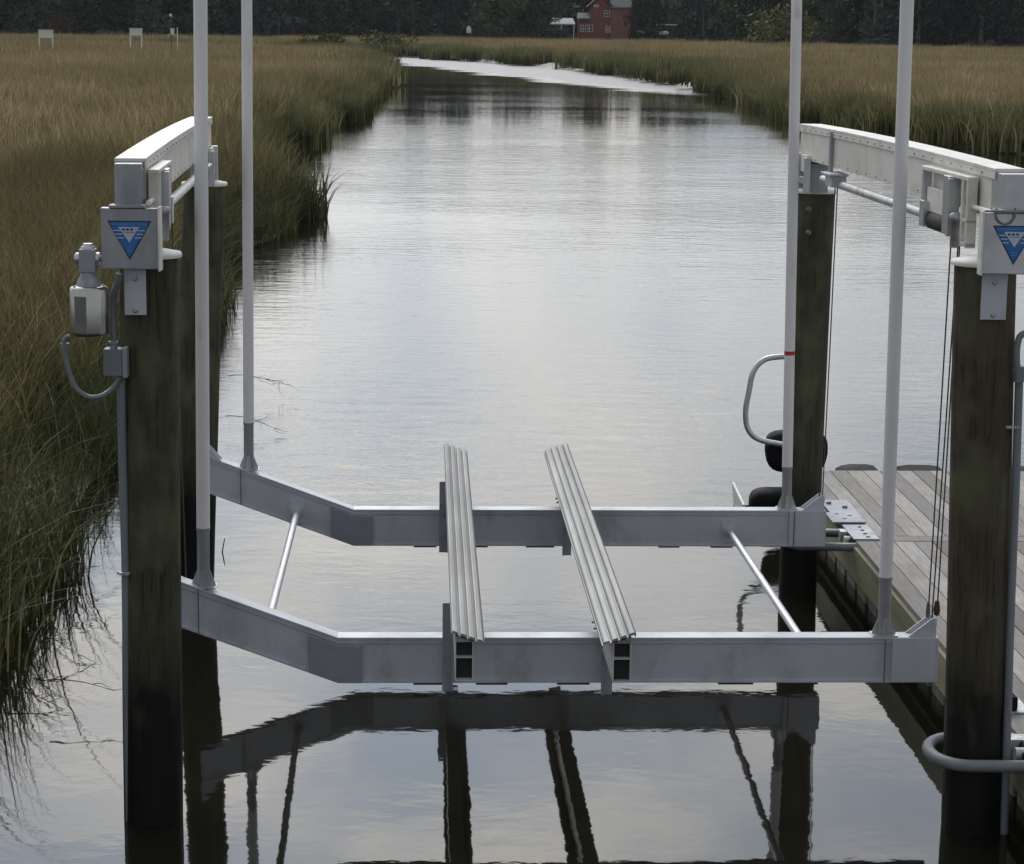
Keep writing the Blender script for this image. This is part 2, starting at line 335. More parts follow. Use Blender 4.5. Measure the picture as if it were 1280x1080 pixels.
G_GRN = grass_mat('cordgrass_green', [(0.05,(0.022,0.034,0.013)),(0.4,(0.048,0.066,0.022)),(0.7,(0.12,0.125,0.045)),(0.95,(0.30,0.27,0.14))], (0.17,0.15,0.075), 0.3)
def clump(name, mat_, n, rad_, h, w, lean, seg=4, seed=0):
    r = np.random.default_rng(seed); vs = []; fs = []; hg = []; ti = []
    for i in range(n):
        a = r.uniform(0, 2*np.pi); q = rad_*np.sqrt(r.uniform()); bx, by = q*np.cos(a), q*np.sin(a)
        hh = h*(r.uniform(0.55, 1.1) if r.uniform() > 0.06 else r.uniform(1.1, 1.3)); la = r.uniform(0, 2*np.pi); ln = lean*r.uniform(0.2, 1.5)*hh; ww = w*r.uniform(0.6, 1.3)
        fa = r.uniform(0, np.pi); cx_, sx_ = np.cos(fa)*ww/2, np.sin(fa)*ww/2; base = len(vs); tv = r.uniform()
        for k in range(seg+1):
            u = k/seg; off = ln*u**2.1; z = hh*(u - 0.35*(ln/hh)*u**3); tp = (1-u**1.6)*0.95+0.05
            x, y = bx+np.cos(la)*off, by+np.sin(la)*off
            vs += [(x-cx_*tp, y-sx_*tp, z), (x+cx_*tp, y+sx_*tp, z)]; hg += [u, u]; ti += [tv, tv]
            if k: fs.append((base+2*k-2, base+2*k-1, base+2*k+1, base+2*k))
    me = bpy.data.meshes.new(name); me.from_pydata(vs, [], fs); me.materials.append(mat_)
    for nm, dat in (('hgt', hg), ('tint', ti)):
        a = me.attributes.new(nm, 'FLOAT', 'POINT'); a.data.foreach_set('value', dat)
    return bpy.data.objects.new(name, me)
def scatter(name, pts3, rot, scl, protos):
    c = bpy.data.collections.new(name+'_clumps')
    for p in protos: c.objects.link(p)
    me = bpy.data.meshes.new(name); me.from_pydata(pts3.tolist(), [], [])
    a = me.attributes.new('rot', 'FLOAT_VECTOR', 'POINT'); a.data.foreach_set('vector', rot.ravel())
    a = me.attributes.new('scl', 'FLOAT_VECTOR', 'POINT'); a.data.foreach_set('vector', scl.ravel())
    o = bpy.data.objects.new(name, me); col.objects.link(o)
    gt = bpy.data.node_groups.new(name, 'GeometryNodeTree')
    gt.interface.new_socket('Geometry', in_out='INPUT', socket_type='NodeSocketGeometry'); gt.interface.new_socket('Geometry', in_out='OUTPUT', socket_type='NodeSocketGeometry')
    gi = gt.nodes.new('NodeGroupInput'); gout = gt.nodes.new('NodeGroupOutput')
    iop = gt.nodes.new('GeometryNodeInstanceOnPoints'); ci = gt.nodes.new('GeometryNodeCollectionInfo')
    ci.inputs['Collection'].default_value = c; ci.inputs['Separate Children'].default_value = True; ci.inputs['Reset Children'].default_value = True
    iop.inputs['Pick Instance'].default_value = True
    na = gt.nodes.new('GeometryNodeInputNamedAttribute'); na.data_type = 'FLOAT_VECTOR'; na.inputs['Name'].default_value = 'rot'
    nb = gt.nodes.new('GeometryNodeInputNamedAttribute'); nb.data_type = 'FLOAT_VECTOR'; nb.inputs['Name'].default_value = 'scl'
    er = gt.nodes.new('FunctionNodeEulerToRotation')
    L = gt.links.new
    L(gi.outputs[0], iop.inputs['Points']); L(ci.outputs[0], iop.inputs['Instance']); L(na.outputs['Attribute'], er.inputs[0]); L(er.outputs[0], iop.inputs['Rotation'])
    L(nb.outputs['Attribute'], iop.inputs['Scale']); L(iop.outputs[0], gout.inputs[0])
    md = o.modifiers.new('scatter', 'NODES'); md.node_group = gt
    return o
def region(y0, y1, dens, k=0.30, pad=5, hole=0.0, dmin=0.05, dmax=1e9, side=0):
    area = 0.5*(2*(k*y0+pad) + 2*(k*y1+pad))*(y1-y0); n = int(area*dens)
    y = rng.uniform(y0, y1, n*2);  w = k*y+pad; keep = rng.uniform(0, k*y1+pad, n*2) < w; y = y[keep]; w = w[keep]
    x = rng.uniform(-1, 1, len(y))*w; xy = np.stack([x, y], 1)
    if y1 < 60: xy = xy[xy[:,0] < 0]
    d = sdist(xy); ok = (d > dmin) & (d < dmax); sc_n = 1.1 if y1 < 60 else (0.35 if y1 < 200 else 0.12)
    nn = np.array([mnoise.noise(Vector((p[0]*sc_n, p[1]*sc_n*0.6, 2.0))) for p in xy]); ok &= (nn > hole-0.22) | (rng.uniform(size=len(xy)) < 0.35); return xy[ok], d[ok]
def pack(sets, name, protos, hs):
    P3 = []; RO = []; SC = []
    for xy, d, s in sets:
        n = len(xy); z = gz(d)-0.03
        P3.append(np.column_stack([xy, z])); RO.append(np.column_stack([rng.normal(0, .06, n), rng.normal(0, .06, n), rng.uniform(0, 6.28, n)]))
        big = np.array([mnoise.noise(Vector((p[0]*0.30, p[1]*0.13, 5.0))) for p in xy])
        sc = s*(1+0.32*big)*rng.uniform(0.85, 1.15, n); hsc = sc*hs; SC.append(np.column_stack([sc, sc, hsc]))
    return scatter(name, np.vstack(P3), np.vstack(RO), np.vstack(SC), protos)
near_t = [clump('tan_clump', G_TAN, 22, 0.28, 1.25, 0.024, 0.34, 4, s) for s in range(4)]
near_g = [clump('green_clump', G_GRN, 26, 0.26, 1.05, 0.014, 0.60, 5, 10+s) for s in range(4)]
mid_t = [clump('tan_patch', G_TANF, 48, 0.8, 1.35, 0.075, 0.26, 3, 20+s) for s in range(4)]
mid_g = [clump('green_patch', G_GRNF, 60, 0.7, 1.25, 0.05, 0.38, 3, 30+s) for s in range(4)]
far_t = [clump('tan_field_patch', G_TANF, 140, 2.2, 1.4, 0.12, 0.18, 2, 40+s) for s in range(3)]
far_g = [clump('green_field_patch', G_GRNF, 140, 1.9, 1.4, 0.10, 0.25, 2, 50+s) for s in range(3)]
a = region(9, 48, 10, dmin=0.7); pack([(a[0], a[1], 1.0)], 'marsh_grass', near_t, 1.0)
tag(bpy.data.objects['marsh_grass'], 'tan and olive cordgrass filling the near part of the left marsh', 'grass', kind='stuff')
a = region(7, 48, 13, dmin=0.0, dmax=1.5); o = pack([(a[0], a[1], 1.0)], 'creekside_grass', near_g, 1.0)
tag(o, 'green cordgrass hanging over the water along the near left bank', 'grass', kind='stuff')
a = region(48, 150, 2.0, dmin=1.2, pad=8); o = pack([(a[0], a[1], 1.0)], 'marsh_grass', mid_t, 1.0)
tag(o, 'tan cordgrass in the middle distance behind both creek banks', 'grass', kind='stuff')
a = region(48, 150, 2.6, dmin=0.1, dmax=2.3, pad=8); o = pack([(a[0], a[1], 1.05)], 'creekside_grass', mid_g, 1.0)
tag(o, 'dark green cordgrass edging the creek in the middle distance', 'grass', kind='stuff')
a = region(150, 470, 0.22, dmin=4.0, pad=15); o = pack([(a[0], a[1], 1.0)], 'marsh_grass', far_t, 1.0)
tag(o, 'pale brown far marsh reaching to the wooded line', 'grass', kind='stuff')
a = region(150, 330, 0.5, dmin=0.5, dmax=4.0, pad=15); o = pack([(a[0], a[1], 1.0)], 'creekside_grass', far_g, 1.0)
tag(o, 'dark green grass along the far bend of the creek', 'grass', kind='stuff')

# dead stalks leaning out over the water
def stalk(p0, dirv, ln, label, seed, nb=6):
    r = random.Random(seed); b = MB(); d0 = Vector(dirv).normalized(); pts = [Vector(p0)]; dcur = d0.copy()
    for i in range(9):
        dcur = (dcur + Vector((r.uniform(-.2,.2), r.uniform(-.2,.2), -0.07+r.uniform(-.1,.1)))).normalized(); pts.append(pts[-1]+dcur*ln/9)
    b.tube(pts, [0.005*(1-0.09*i) for i in range(10)], 5)
    for k in range(nb):
        i = r.randint(3, 8); q = [pts[i]]; dd = (dcur + Vector((r.uniform(-1,1), r.uniform(-1,1), r.uniform(-.5,.6)))).normalized()
        for j in range(4): dd = (dd+Vector((r.uniform(-.3,.3),)*3)).normalized(); q.append(q[-1]+dd*ln*0.07)
        b.tube(q, [0.0028,0.0024,0.002,0.0015,0.001], 4)
    o = b.build('dead_stalk', STALK, loc=p0); tag(o, label, 'twig'); return o
STALK = mat('dead_stalk', (0.05,0.045,0.025), (0.02,0.018,0.012), 0.8)
stalk(P(285,470,24.5), (0.9,-0.2,0.25), 0.75, 'bare branching twig reaching over the water right of the tall left pole, upper one', 3, 9)
stalk(P(282,520,22.5), (0.9,0.0,0.15), 0.62, 'dark twig over the water just below the upper branching twig', 4, 9)
stalk(P(60,850,13.0), (1,-0.1,0.16), 0.42, 'thin dead stalk ending against the left foreground piling', 6, 2)
stalk(P(20,960,13.3), (0.8,-0.9,-0.02), 0.5, 'brown seedy twig hanging over the lower left water', 8, 8)

WHERE = ['at the left frame edge above the lower water', 'low on the left where grass meets the water', 'just left of the foreground piling base', 'under the flexible conduit loop', 'near the clamp on the left conduit', 'at mid height along the left bank', 'in the bottom left corner', 'left of the thin dead stalk that touches the piling']
for k, (px, py, YY_, dx, ln_) in enumerate(((4,860,13.2,0.9,0.5),(40,790,14.2,0.8,0.45),(90,700,15.3,0.7,0.4),(95,560,18,0.8,0.5),(105,640,16.6,0.7,0.4),(70,600,17,0.9,0.6),(0,1010,12.4,0.9,0.42),(15,900,13.2,1.0,0.5))):
    stalk(P(px,py,YY_), (dx,-0.5,0.12-0.05*k%0.2), ln_, 'dead branching stalk over the water '+WHERE[k], 40+k, 7)
b = MB(); q = PZ(281,690,0.0); b.tube([q+Vector((0,0,0.11)), q+Vector((-0.02,0,0.0)), q+Vector((0.02,-0.05,-0.06))], [0.004,0.006,0.005], 6); o = b.build('dead_stalk', STALK, loc=q); tag(o, 'short bent stick poking out of open water right of the near left pole', 'twig')

# ------------------------------------------------------------------ far trees, woods, house
def leaf_mat(name, a, b_):
    m = bpy.data.materials.new(name); m.use_nodes = True; t = m.node_tree; b = t.nodes['Principled BSDF']
    g = t.nodes.new('ShaderNodeNewGeometry'); n = t.nodes.new('ShaderNodeTexNoise'); n.inputs['Scale'].default_value = 0.35; n.inputs['Detail'].default_value = 5
    t.links.new(g.outputs['Position'], n.inputs['Vector']); oi = t.nodes.new('ShaderNodeObjectInfo')
    f = math_(t, 'ADD', n.outputs[0], math_(t, 'MULTIPLY_ADD', oi.outputs['Random'], 0.5, -0.25))
    c = ramp(t, f, [(0.38, a), (0.64, b_)]); t.links.new(c, b.inputs['Base Color']); b.inputs['Roughness'].default_value = 0.7; b.inputs['Specular IOR Level'].default_value = 0.15
    return m
LEAF = [leaf_mat('evergreen_leaves', (0.010,0.016,0.010), (0.034,0.044,0.026)), leaf_mat('olive_leaves', (0.022,0.034,0.014), (0.10,0.12,0.050)),
        leaf_mat('grey_green_leaves', (0.018,0.026,0.022), (0.075,0.092,0.078)), leaf_mat('yellow_green_leaves', (0.07,0.085,0.02), (0.16,0.16,0.045)), leaf_mat('rusty_leaves', (0.06,0.035,0.02), (0.11,0.06,0.035))]
BARK = mat('bark', (0.10,0.09,0.075), (0.05,0.045,0.035), 0.9, 0, 3); BARKP = mat('pale_bark', (0.13,0.125,0.115), (0.08,0.075,0.065), 0.9, 0, 3)
def leaves(bm_v, bm_f, cx_, cy_, cz_, rx, ry, rz, n, s, r):
    for i in range(n):
        v = r.normal(size=3); v /= np.linalg.norm(v); q = r.uniform(0.55, 1.05)
        c = np.array([cx_+v[0]*rx*q, cy_+v[1]*ry*q, cz_+v[2]*rz*q])
        u = r.normal(size=3); u /= np.linalg.norm(u); w = np.cross(u, r.normal(size=3)); w /= np.linalg.norm(w); ss = s*r.uniform(0.5, 1.3)
        b0 = len(bm_v); bm_v += [tuple(c-u*ss), tuple(c+w*ss*0.6), tuple(c+u*ss), tuple(c-w*ss*0.6)]; bm_f.append((b0, b0+1, b0+2, b0+3))
def make_tree(kind, seed, H, Wd, low, leafm, barkm):
    r = np.random.default_rng(seed); t = thing('tree', '', 'tree', (0,0,0)); b = MB()
    lean = r.normal(0, .3, 2)
    b.tube([(0,0,-0.3),(lean[0]*.3,lean[1]*.3,H*.3),(lean[0],lean[1],H*.75)], [0.32,0.24,0.12], 8)
    V = []; Fc = []; nl = 13
    for i in range(nl):
        z = low + (H-low)*(i+0.5)/nl*0.95; pr = math.sin(math.pi*min(1,(z-low)/(H-low)*0.75+0.2)); a = r.uniform(0, 6.28)*1.0
        q = Wd*0.55*pr*r.uniform(0.2, 1.0); px, py = math.cos(a)*q, math.sin(a)*q
        b.tube([(lean[0]*.4,lean[1]*.4,z*0.62),(px*.6,py*.6,z*0.85),(px,py,z)], [0.10,0.06,0.03], 5)
        leaves(V, Fc, px, py, z, Wd*0.36*r.uniform(.7,1.2), Wd*0.36*r.uniform(.7,1.2), (H-low)*0.13*r.uniform(.7,1.3), 120, 0.46, r)
    b.build('trunk', barkm, t); me = bpy.data.meshes.new('crown'); me.from_pydata(V, [], Fc); me.materials.append(leafm)
    o = bpy.data.objects.new('crown', me); col.objects.link(o); o.parent = t; return t
def treeline_y(x): return np.interp(x, [-120,-60,-20,0,20,45,60,120], [380,392,440,456,456,400,352,335])
kinds = [dict(H=15,Wd=9,low=1.0,l=0,bk=BARK,lab='broad dark evergreen tree in the wooded line beyond the marsh'),
         dict(H=17,Wd=7,low=2.0,l=2,bk=BARKP,lab='grey-green tree with pale limbs in the wooded line beyond the marsh'),
         dict(H=13,Wd=9,low=0.4,l=1,bk=BARK,lab='olive green bushy tree in the wooded line beyond the marsh'),
         dict(H=18,Wd=8,low=2.5,l=0,bk=BARKP,lab='tall dark tree with a bare pale lower trunk in the far wooded line')]
protoT = []
for i, k in enumerate(kinds):
    for s in range(2): protoT.append((i, make_tree(i, 100+i*7+s, k['H'], k['Wd'], k['low'], LEAF[k['l']], k['bk'])))
rt = random.Random(5); used = set(); i = 0
xs = list(np.arange(-112, 118, 4.6))
for x in xs:
    x += rt.uniform(-1.6, 1.6)
    if 6 < x < 42 and rt.random() < 0.55: Yt = treeline_y(x)+rt.uniform(14, 26)      # clearing with the houses
    else: Yt = treeline_y(x)+rt.uniform(0, 16)
    ki = rt.randrange(len(protoT)); kk, pr = protoT[ki]
    o = pr if ki not in used else copy_tree(pr); used.add(ki)
    o.location = (x, Yt, 0.25); o.rotation_euler = (0, 0, rt.uniform(0, 6.28)); sc = rt.uniform(0.8, 1.15); o.scale = (sc, sc, sc*rt.uniform(.9,1.15))
    tag(o, kinds[kk]['lab'], 'tree', 'trees of the wooded line beyond the marsh')
for px_, kk_, sc in ((794,0,0.62),(668,2,0.8),(812,6,0.7),(683,4,0.6),(640,4,0.95),(615,5,1.0)):
    kk, pr = protoT[kk_]; Yt = 436
    o = pr if kk_ not in used else copy_tree(pr); used.add(kk_)
    o.location = (P(px_, 30, Yt).x, Yt, 0.25); o.rotation_euler = (0,0,rt.uniform(0,6)); o.scale = (sc*0.55 if px_ == 794 else sc, sc*0.55 if px_ == 794 else sc, sc)
    tag(o, kinds[kk]['lab'], 'tree', 'trees of the wooded line beyond the marsh')
for ki, (kk, pr) in enumerate(protoT):
    if ki not in used:
        pr.location = (-118+ki*3, 384, 0.25); tag(pr, kinds[kk]['lab'], 'tree', 'trees of the wooded line beyond the marsh')
def bush(x, Y, H, Wd, lm, label, group=None, seed=0, z=0.25, ls=0.28):
    r = np.random.default_rng(seed); t = thing('bush', label, 'bush', (x, Y, z), group); V = []; Fc = []
    for i in range(6): leaves(V, Fc, r.uniform(-.5,.5)*Wd, r.uniform(-.3,.3)*Wd, H*r.uniform(.3,.75), Wd*.3, Wd*.3, H*.33, 170, ls*0.75, r)
    me = bpy.data.meshes.new('foliage'); me.from_pydata(V, [], Fc); me.materials.append(lm); o = bpy.data.objects.new('foliage', me); col.objects.link(o); o.parent = t
    b = MB(); [b.tube([(x,Y,z),(x+r.uniform(-.3,.3)*Wd,Y+r.uniform(-.2,.2)*Wd,z+H*.6)], [0.07,0.03], 5) for _ in range(4)]; b.build('stem', BARK, t); return t
def atpx(px, Y): return P(px, 45, Y).x
for j in range(34):
    x = rt.uniform(-110, 112); bush(x, treeline_y(x)-rt.uniform(1, 5), rt.uniform(1.8, 3.4), rt.uniform(3.5, 6.5), LEAF[rt.choice([0,2,1,0,2])], 'low dark shrub at the foot of the wooded line beyond the marsh', 'shrubs at the foot of the wooded line', 200+j)
bush(atpx(72,384), 384, 5.2, 3.6, LEAF[4], 'small rust-coloured tree standing behind the left white board', seed=7)
bush(atpx(395,300), 300, 2.6, 6.0, LEAF[3], 'pale yellow-green bush on the marsh right of the two left poles', seed=8)
bush(atpx(482,300), 300, 3.2, 7.5, LEAF[3], 'pale green bush where the far creek turns behind the left marsh', seed=9)
bush(atpx(655,435), 435, 3.2, 6.5, LEAF[3], 'bright yellow-green bush left of the porch with white posts', seed=11)
bush(atpx(968,365), 365, 8.5, 9.0, LEAF[3], 'tall yellow-green tree behind the right far pole', seed=12, ls=0.45)
# deep woods behind, one mass
V = []; Fc = []; r = np.random.default_rng(77)
for i in range(1250):
    x = r.uniform(-190, 190); Y = treeline_y(x)+r.uniform(30, 62); zc_ = r.uniform(0.5, 14.5)+1.6*math.sin(x*0.21)+1.2*math.sin(x*0.57); leaves(V, Fc, x, Y, zc_, 4.5, 3.5, 2.4, 95, 1.15, r)
me = bpy.data.meshes.new('woods'); me.from_pydata(V, [], Fc); me.materials.append(LEAF[0])
o = bpy.data.objects.new('woods', me); col.objects.link(o); tag(o, 'dense dark woods behind the front row of trees', 'woods', kind='stuff')

BRICK = mat('red_brick', (0.24,0.085,0.065), (0.17,0.06,0.048), 0.85, 0, 2.5); BRICKP = mat('pale_red_brick', (0.27,0.135,0.115), (0.20,0.095,0.08), 0.85, 0, 2.5)
ROOF = mat('grey_roof', (0.09,0.095,0.10), (0.06,0.065,0.07), 0.8, 0, 2); ROOFL = mat('pale_roof', (0.34,0.36,0.38), (0.26,0.28,0.30), 0.7, 0, 2)
HG = 445.0; sc_ = HG/FPX
def hx(px): return P(px, 30, HG).x
def hz(px, py): return P(px, py, HG).z
hroot = thing('brick_house', 'red brick house with a gabled wing among the far trees', 'house', (hx(750), HG, 0.3))
b = MB(); b.box(((hx(738)+hx(763))/2, HG+4, (hz(750,8)+0.3)/2), (hx(763)-hx(738), 8, hz(750,8)-0.3))
b.prism([(hx(738), HG, hz(750,8)), (hx(763), HG, hz(750,8)), ((hx(738)+hx(763))/2, HG, hz(750,-4))], (0, 8, 0)); b.build('wall', BRICK, hroot)
b = MB(); b.box(((hx(763)+hx(790))/2, HG+3.6, (hz(775,10)+0.3)/2), (hx(790)-hx(763), 8, hz(775,10)-0.3)); b.build('wall', BRICKP, hroot)
b = MB(); zt = hz(775,10); b.prism([(hx(762), HG-0.8, zt), (hx(792), HG-0.8, zt), (hx(785), HG+4, zt+2.6), (hx(764), HG+4, zt+2.6)], (0, 0.25, 0.25)); b.build('roof', ROOF, hroot)
for s in (-1, 1):
    b = MB(); cxm = (hx(738)+hx(763))/2; zt = hz(750,8); za = hz(750,-4)
    b.prism([(cxm, HG-0.5, za+0.1), (cxm+s*2.6, HG-0.5, zt-0.2), (cxm+s*2.6, HG-0.5, zt+0.05), (cxm, HG-0.5, za+0.4)], (0, 9, 0)); b.build('roof', ROOF, hroot)
b = MB(); b.box(((hx(723)+hx(738))/2, HG+2.5, (hz(730,24)+0.3)/2), (hx(738)-hx(723), 5, hz(730,24)-0.3)); b.build('porch_wall', BRICK, hroot)
b = MB(); b.prism([(hx(721), HG-0.6, hz(730,24)), (hx(739), HG-0.6, hz(730,24)), (hx(738), HG+3, hz(730,17)), (hx(722), HG+3, hz(730,17))], (0,0.15,0.2)); b.build('porch_roof', ROOF, hroot)
for (x0, x1, y0, y1) in ((725,730,31,40),(731.5,735.5,31,40),(736.5,741,31,40),(755,762,13,21),(742,748,6,9),(757,759.5,32,41),(761,763,32,41),(784,787,37,39)):
    fr_ = MB(); xa, xb = hx(x0), hx(x1); za, zb = hz(x0, y1), hz(x0, y0)
    fr_.box(((xa+xb)/2, HG-0.05, (za+zb)/2), (xb-xa, 0.12, zb-za)); fo = fr_.build('window', WHITEP, hroot)
    p_ = MB()
    nxp = max(1, round((xb-xa)/0.5)); 
    for q in range(nxp):
        for qq in range(2):
            wx = (xb-xa-0.12)/nxp; wz = (zb-za-0.12)/2
            p_.box((xa+0.06+wx*(q+.5), HG-0.12, za+0.06+wz*(qq+.5)), (wx-0.10, 0.06, wz-0.10))
    p_.build('pane', DARK, fo)
b = MB(); b.box((hx(780), HG+4, hz(780,4)), (0.8, 0.8, 2.2)); b.build('chimney', BRICKP, hroot)
# porch / open shelter left of the house
pr_ = thing('porch_shelter', 'open shelter with low pale roof and thin white posts left of the brick house', 'shelter', (hx(702), HG-2, 0.3))
b = MB(); z0 = hz(702,31); b.prism([(hx(687), HG-2, z0), (hx(719), HG-2, z0), (hx(716), HG+1.5, z0+1.1), (hx(690), HG+1.5, z0+1.1)], (0,0.1,0.22)); b.build('roof', ROOFL, pr_)
for px in (674.5, 701.5, 717):
    b = MB(); b.box((hx(px), HG-1.9, (z0+0.3)/2), (0.16, 0.16, z0-0.3)); b.build('post', WHITEP, pr_)
pv = thing('pavilion', 'low flat-roofed white shelter right of the brick house', 'shelter', (hx(832), HG-3, 0.3))
b = MB(); z0 = hz(832,31.5); b.box((hx(832), HG-2, z0+0.1), (hx(845)-hx(819), 3, 0.22)); b.build('roof', WHITEP, pv)
for px in (820, 839): b = MB(); b.box((hx(px), HG-3.2, (z0+0.3)/2), (0.2, 0.2, z0-0.3)); b.build('post', BARKP, pv)
# palm
pm = thing('palm_tree', 'small palm with arching fronds right of the brick house', 'palm', (hx(803), HG-4, 0.3))
b = MB(); b.tube([(hx(803), HG-4, 0.3), (hx(803.5), HG-4, 3.2)], [0.28, 0.2], 8); b.build('trunk', BARK, pm)
V = []; Fc = []; rp = np.random.default_rng(3); cpt = np.array([hx(803.5)-hx(803), 0, 3.3])
for i in range(26):
    a = rp.uniform(0, 6.28); el = rp.uniform(-0.2, 1.2); pts_ = []
    for k in range(5):
        u = k/4; pts_.append(cpt + np.array([math.cos(a)*math.cos(el), math.sin(a)*math.cos(el), math.sin(el)])*2.4*u + np.array([0,0,-1.3*u*u]))
    for k in range(4):
        sd_ = np.array([-math.sin(a), math.cos(a), 0])*(0.28*(1-0.2*k)); b0 = len(V)
        V += [tuple(pts_[k]-sd_), tuple(pts_[k]+sd_), tuple(pts_[k+1]+sd_*.8), tuple(pts_[k+1]-sd_*.8)]; Fc.append((b0,b0+1,b0+2,b0+3))
me = bpy.data.meshes.new('fronds'); me.from_pydata(V, [], Fc); me.materials.append(LEAF[1]); o = bpy.data.objects.new('fronds', me); col.objects.link(o); o.parent = pm
def far_box(name, px, py, w, hgt, dpt, mat_, label, cat, Y=HG-6):
    p_ = P(px, py, Y); t_ = thing(name, label, cat, (p_.x, Y, 0.3)); 
    b = MB(); b.box((p_.x, Y, p_.z), (w, dpt, hgt)); b.build('body', mat_, t_, bevel=0.12)
    b = MB(); b.box((p_.x, Y, p_.z+hgt*0.62), (w*0.6, dpt*0.8, hgt*0.3)); b.build('top', WHITEP, t_, bevel=0.05)
    b = MB(); [b.box((p_.x+s*w*.4, Y, (p_.z-hgt/2+0.3)/2), (0.12, 0.12, max(0.1, p_.z-hgt/2-0.3))) for s in (-1,1)]; b.build('leg', BARKP, t_)
far_box('parked_boat', 800, 41, 1.6, 0.5, 3, WHITEP, 'small white boat on a trailer beneath the palm', 'boat')
far_box('parked_boat', 830, 41.5, 1.7, 0.55, 3, WHITEP, 'pale boat parked under the flat-roofed shelter', 'boat', HG-5)
far_box('utility_box', 586, 38, 0.9, 1.0, 0.8, WHITEP, 'small white shed among the dark trees left of the porch', 'shed', 430)
far_box('utility_box', 891, 38, 1.4, 0.9, 0.8, WHITEP, 'small pale cart standing right of the flat-roofed shelter', 'cart', 430)
for px, lab in ((864,'thin pale post right of the flat-roofed shelter'),(858,'second thin pale post beside the flat-roofed shelter')):
    p_ = P(px, 28, 430); b = MB(); b.tube([(p_.x,430,0.2),(p_.x,430,P(px,22,430).z)], 0.11, 8); b.lathe((p_.x,430,P(px,22,430).z), [(0.16,0),(0.16,0.1),(0.02,0.2)], 8); tag(b.build('pale_post', BARKP, loc=(p_.x,430,0.2)), lab, 'post')
# white boards on posts in the left marsh
def board(px, y0, y1, wpx, Y, label, notch=False):
    a = P(px-wpx/2, y0, Y); c = P(px+wpx/2, y1, Y); w = c.x-a.x; t_ = thing('board_sign', label, 'sign', ((a.x+c.x)/2, Y, 0.3))
    b = MB(); b.box(((a.x+c.x)/2, Y, (a.z+c.z)/2+0.05), (w, 0.05, a.z-c.z-0.1)); b.box(((a.x+c.x)/2, Y-0.03, a.z), (w*1.04, 0.12, 0.06)); b.build('board', WHITEP, t_)
    for s in (-1, 1):
        b = MB(); b.box(((a.x+c.x)/2+s*(w/2-0.06), Y-0.06, (a.z+0.2)/2), (0.1, 0.09, a.z-0.2)); b.build('post', WHITEP, t_)
    return t_
board(57.5, 37.5, 49, 18.5, 200, 'plain white board on two posts, leftmost in the far marsh')
board(170, 35.5, 46, 16, 210, 'weathered white board on two posts, second from left in the far marsh')
Yb = 200; g_ = thing('marker_post', 'thin dark green post with white fittings standing in the far marsh', 'marker post', (P(214,45,Yb).x, Yb, 0.3)); gx = P(214,45,Yb).x
GREENP = mat('green_paint', (0.03,0.10,0.05), None, 0.6)
b = MB(); b.tube([(gx,Yb,0.2),(gx,Yb,P(214,22,Yb).z)], 0.055, 8); b.build('post', GREENP, g_)
b = MB(); b.lathe((gx-0.02,Yb,P(214,21,Yb).z), [(0.05,0),(0.14,0.08),(0.10,0.2),(0.03,0.27)], 10); b.build('lamp', WHITEP, g_)
b = MB(); b.box((gx+0.12,Yb-0.1,P(214,39,Yb).z), (0.34,0.06,0.5)); b.build('box', WHITEP, g_)
b = MB(); b.tube([(gx+0.55,Yb,0.2),(gx+0.55,Yb,P(214,34,Yb).z)], 0.045, 8); b.tube([(gx-0.3,Yb,P(214,44,Yb).z),(gx+0.55,Yb,P(214,43,Yb).z)], 0.03, 6); b.build('brace', WHITEP, g_)

# ------------------------------------------------------------------ boat lift: pilings
TH = rad(2.6); LO = Vector((0, 12, 0)); LU = Vector((math.cos(TH), math.sin(TH), 0)); LV = Vector((-math.sin(TH), math.cos(TH), 0)); UZ = Vector((0,0,1))
AX = (LU, LV, UZ)
def L3(a, b_, z): return LO + LU*a + LV*b_ + UZ*z
def piling(top, bot, r, m_, label, seed):
    t_ = thing('piling', label, 'piling', (bot.x, bot.y, -1.0)); rn = random.Random(seed)
    seg = 40; rows = 60; V = []; Fc = []
    for i in range(rows+1):
        u = i/rows; z = -1.0 + (top.z+1.0)*u; kk = (z-bot.z)/(top.z-bot.z); cx_ = bot.x+(top.x-bot.x)*kk; cy_ = bot.y+(top.y-bot.y)*kk
        for k in range(seg):
            a = 2*math.pi*k/seg; nn = mnoise.noise(Vector((math.cos(a)*2.2, math.sin(a)*2.2+seed*5, z*0.9)))*0.007 + mnoise.noise(Vector((math.cos(a)*9, math.sin(a)*9+seed*5, z*0.5)))*0.0035
            rr = r*(1.03-0.05*u)+nn; V.append((cx_+math.cos(a)*rr, cy_+math.sin(a)*rr, z))
    for i in range(rows):
        for k in range(seg): q = (k+1) % seg; Fc.append((i*seg+k, i*seg+q, (i+1)*seg+q, (i+1)*seg+k))
    b = MB(); b.add(V, Fc, True); b.add(V[-seg:], [tuple(range(seg))]); b.build('post', m_, t_)
    b = MB(); b.lathe((top.x, top.y, top.z), [(r*1.09,-0.012),(r*1.10,0.0),(r*1.07,0.012),(r*0.3,0.035),(0.01,0.04)], 40); b.build('cap', WHITEP, t_)
    return t_
YN = 11.20; YF = 16.1
pNL = piling(Vector((P(185,312,YN).x+0.005, YN, 2.955)), Vector((-1.856, YN, 0)), 0.149, PILE, 'left foreground piling carrying the grey motor and junction box', 1)
pFL = piling(Vector((-2.225, YF, 2.965)), Vector((-2.345, YF, 0)), 0.150, PILE, 'left rear piling half hidden behind the tall white pole', 2)
pFR = piling(Vector((2.156, YF, 2.965)), Vector((2.125, YF, 0)), 0.137, PILE, 'right rear piling with two bolt heads near its top', 3)
pNR = piling(Vector((P(1232,320,YN).x, YN, 2.965)), Vector((2.440, YN, 0)), 0.157, PILE2, 'thick brown right foreground piling ringed by a grey hoop', 4)
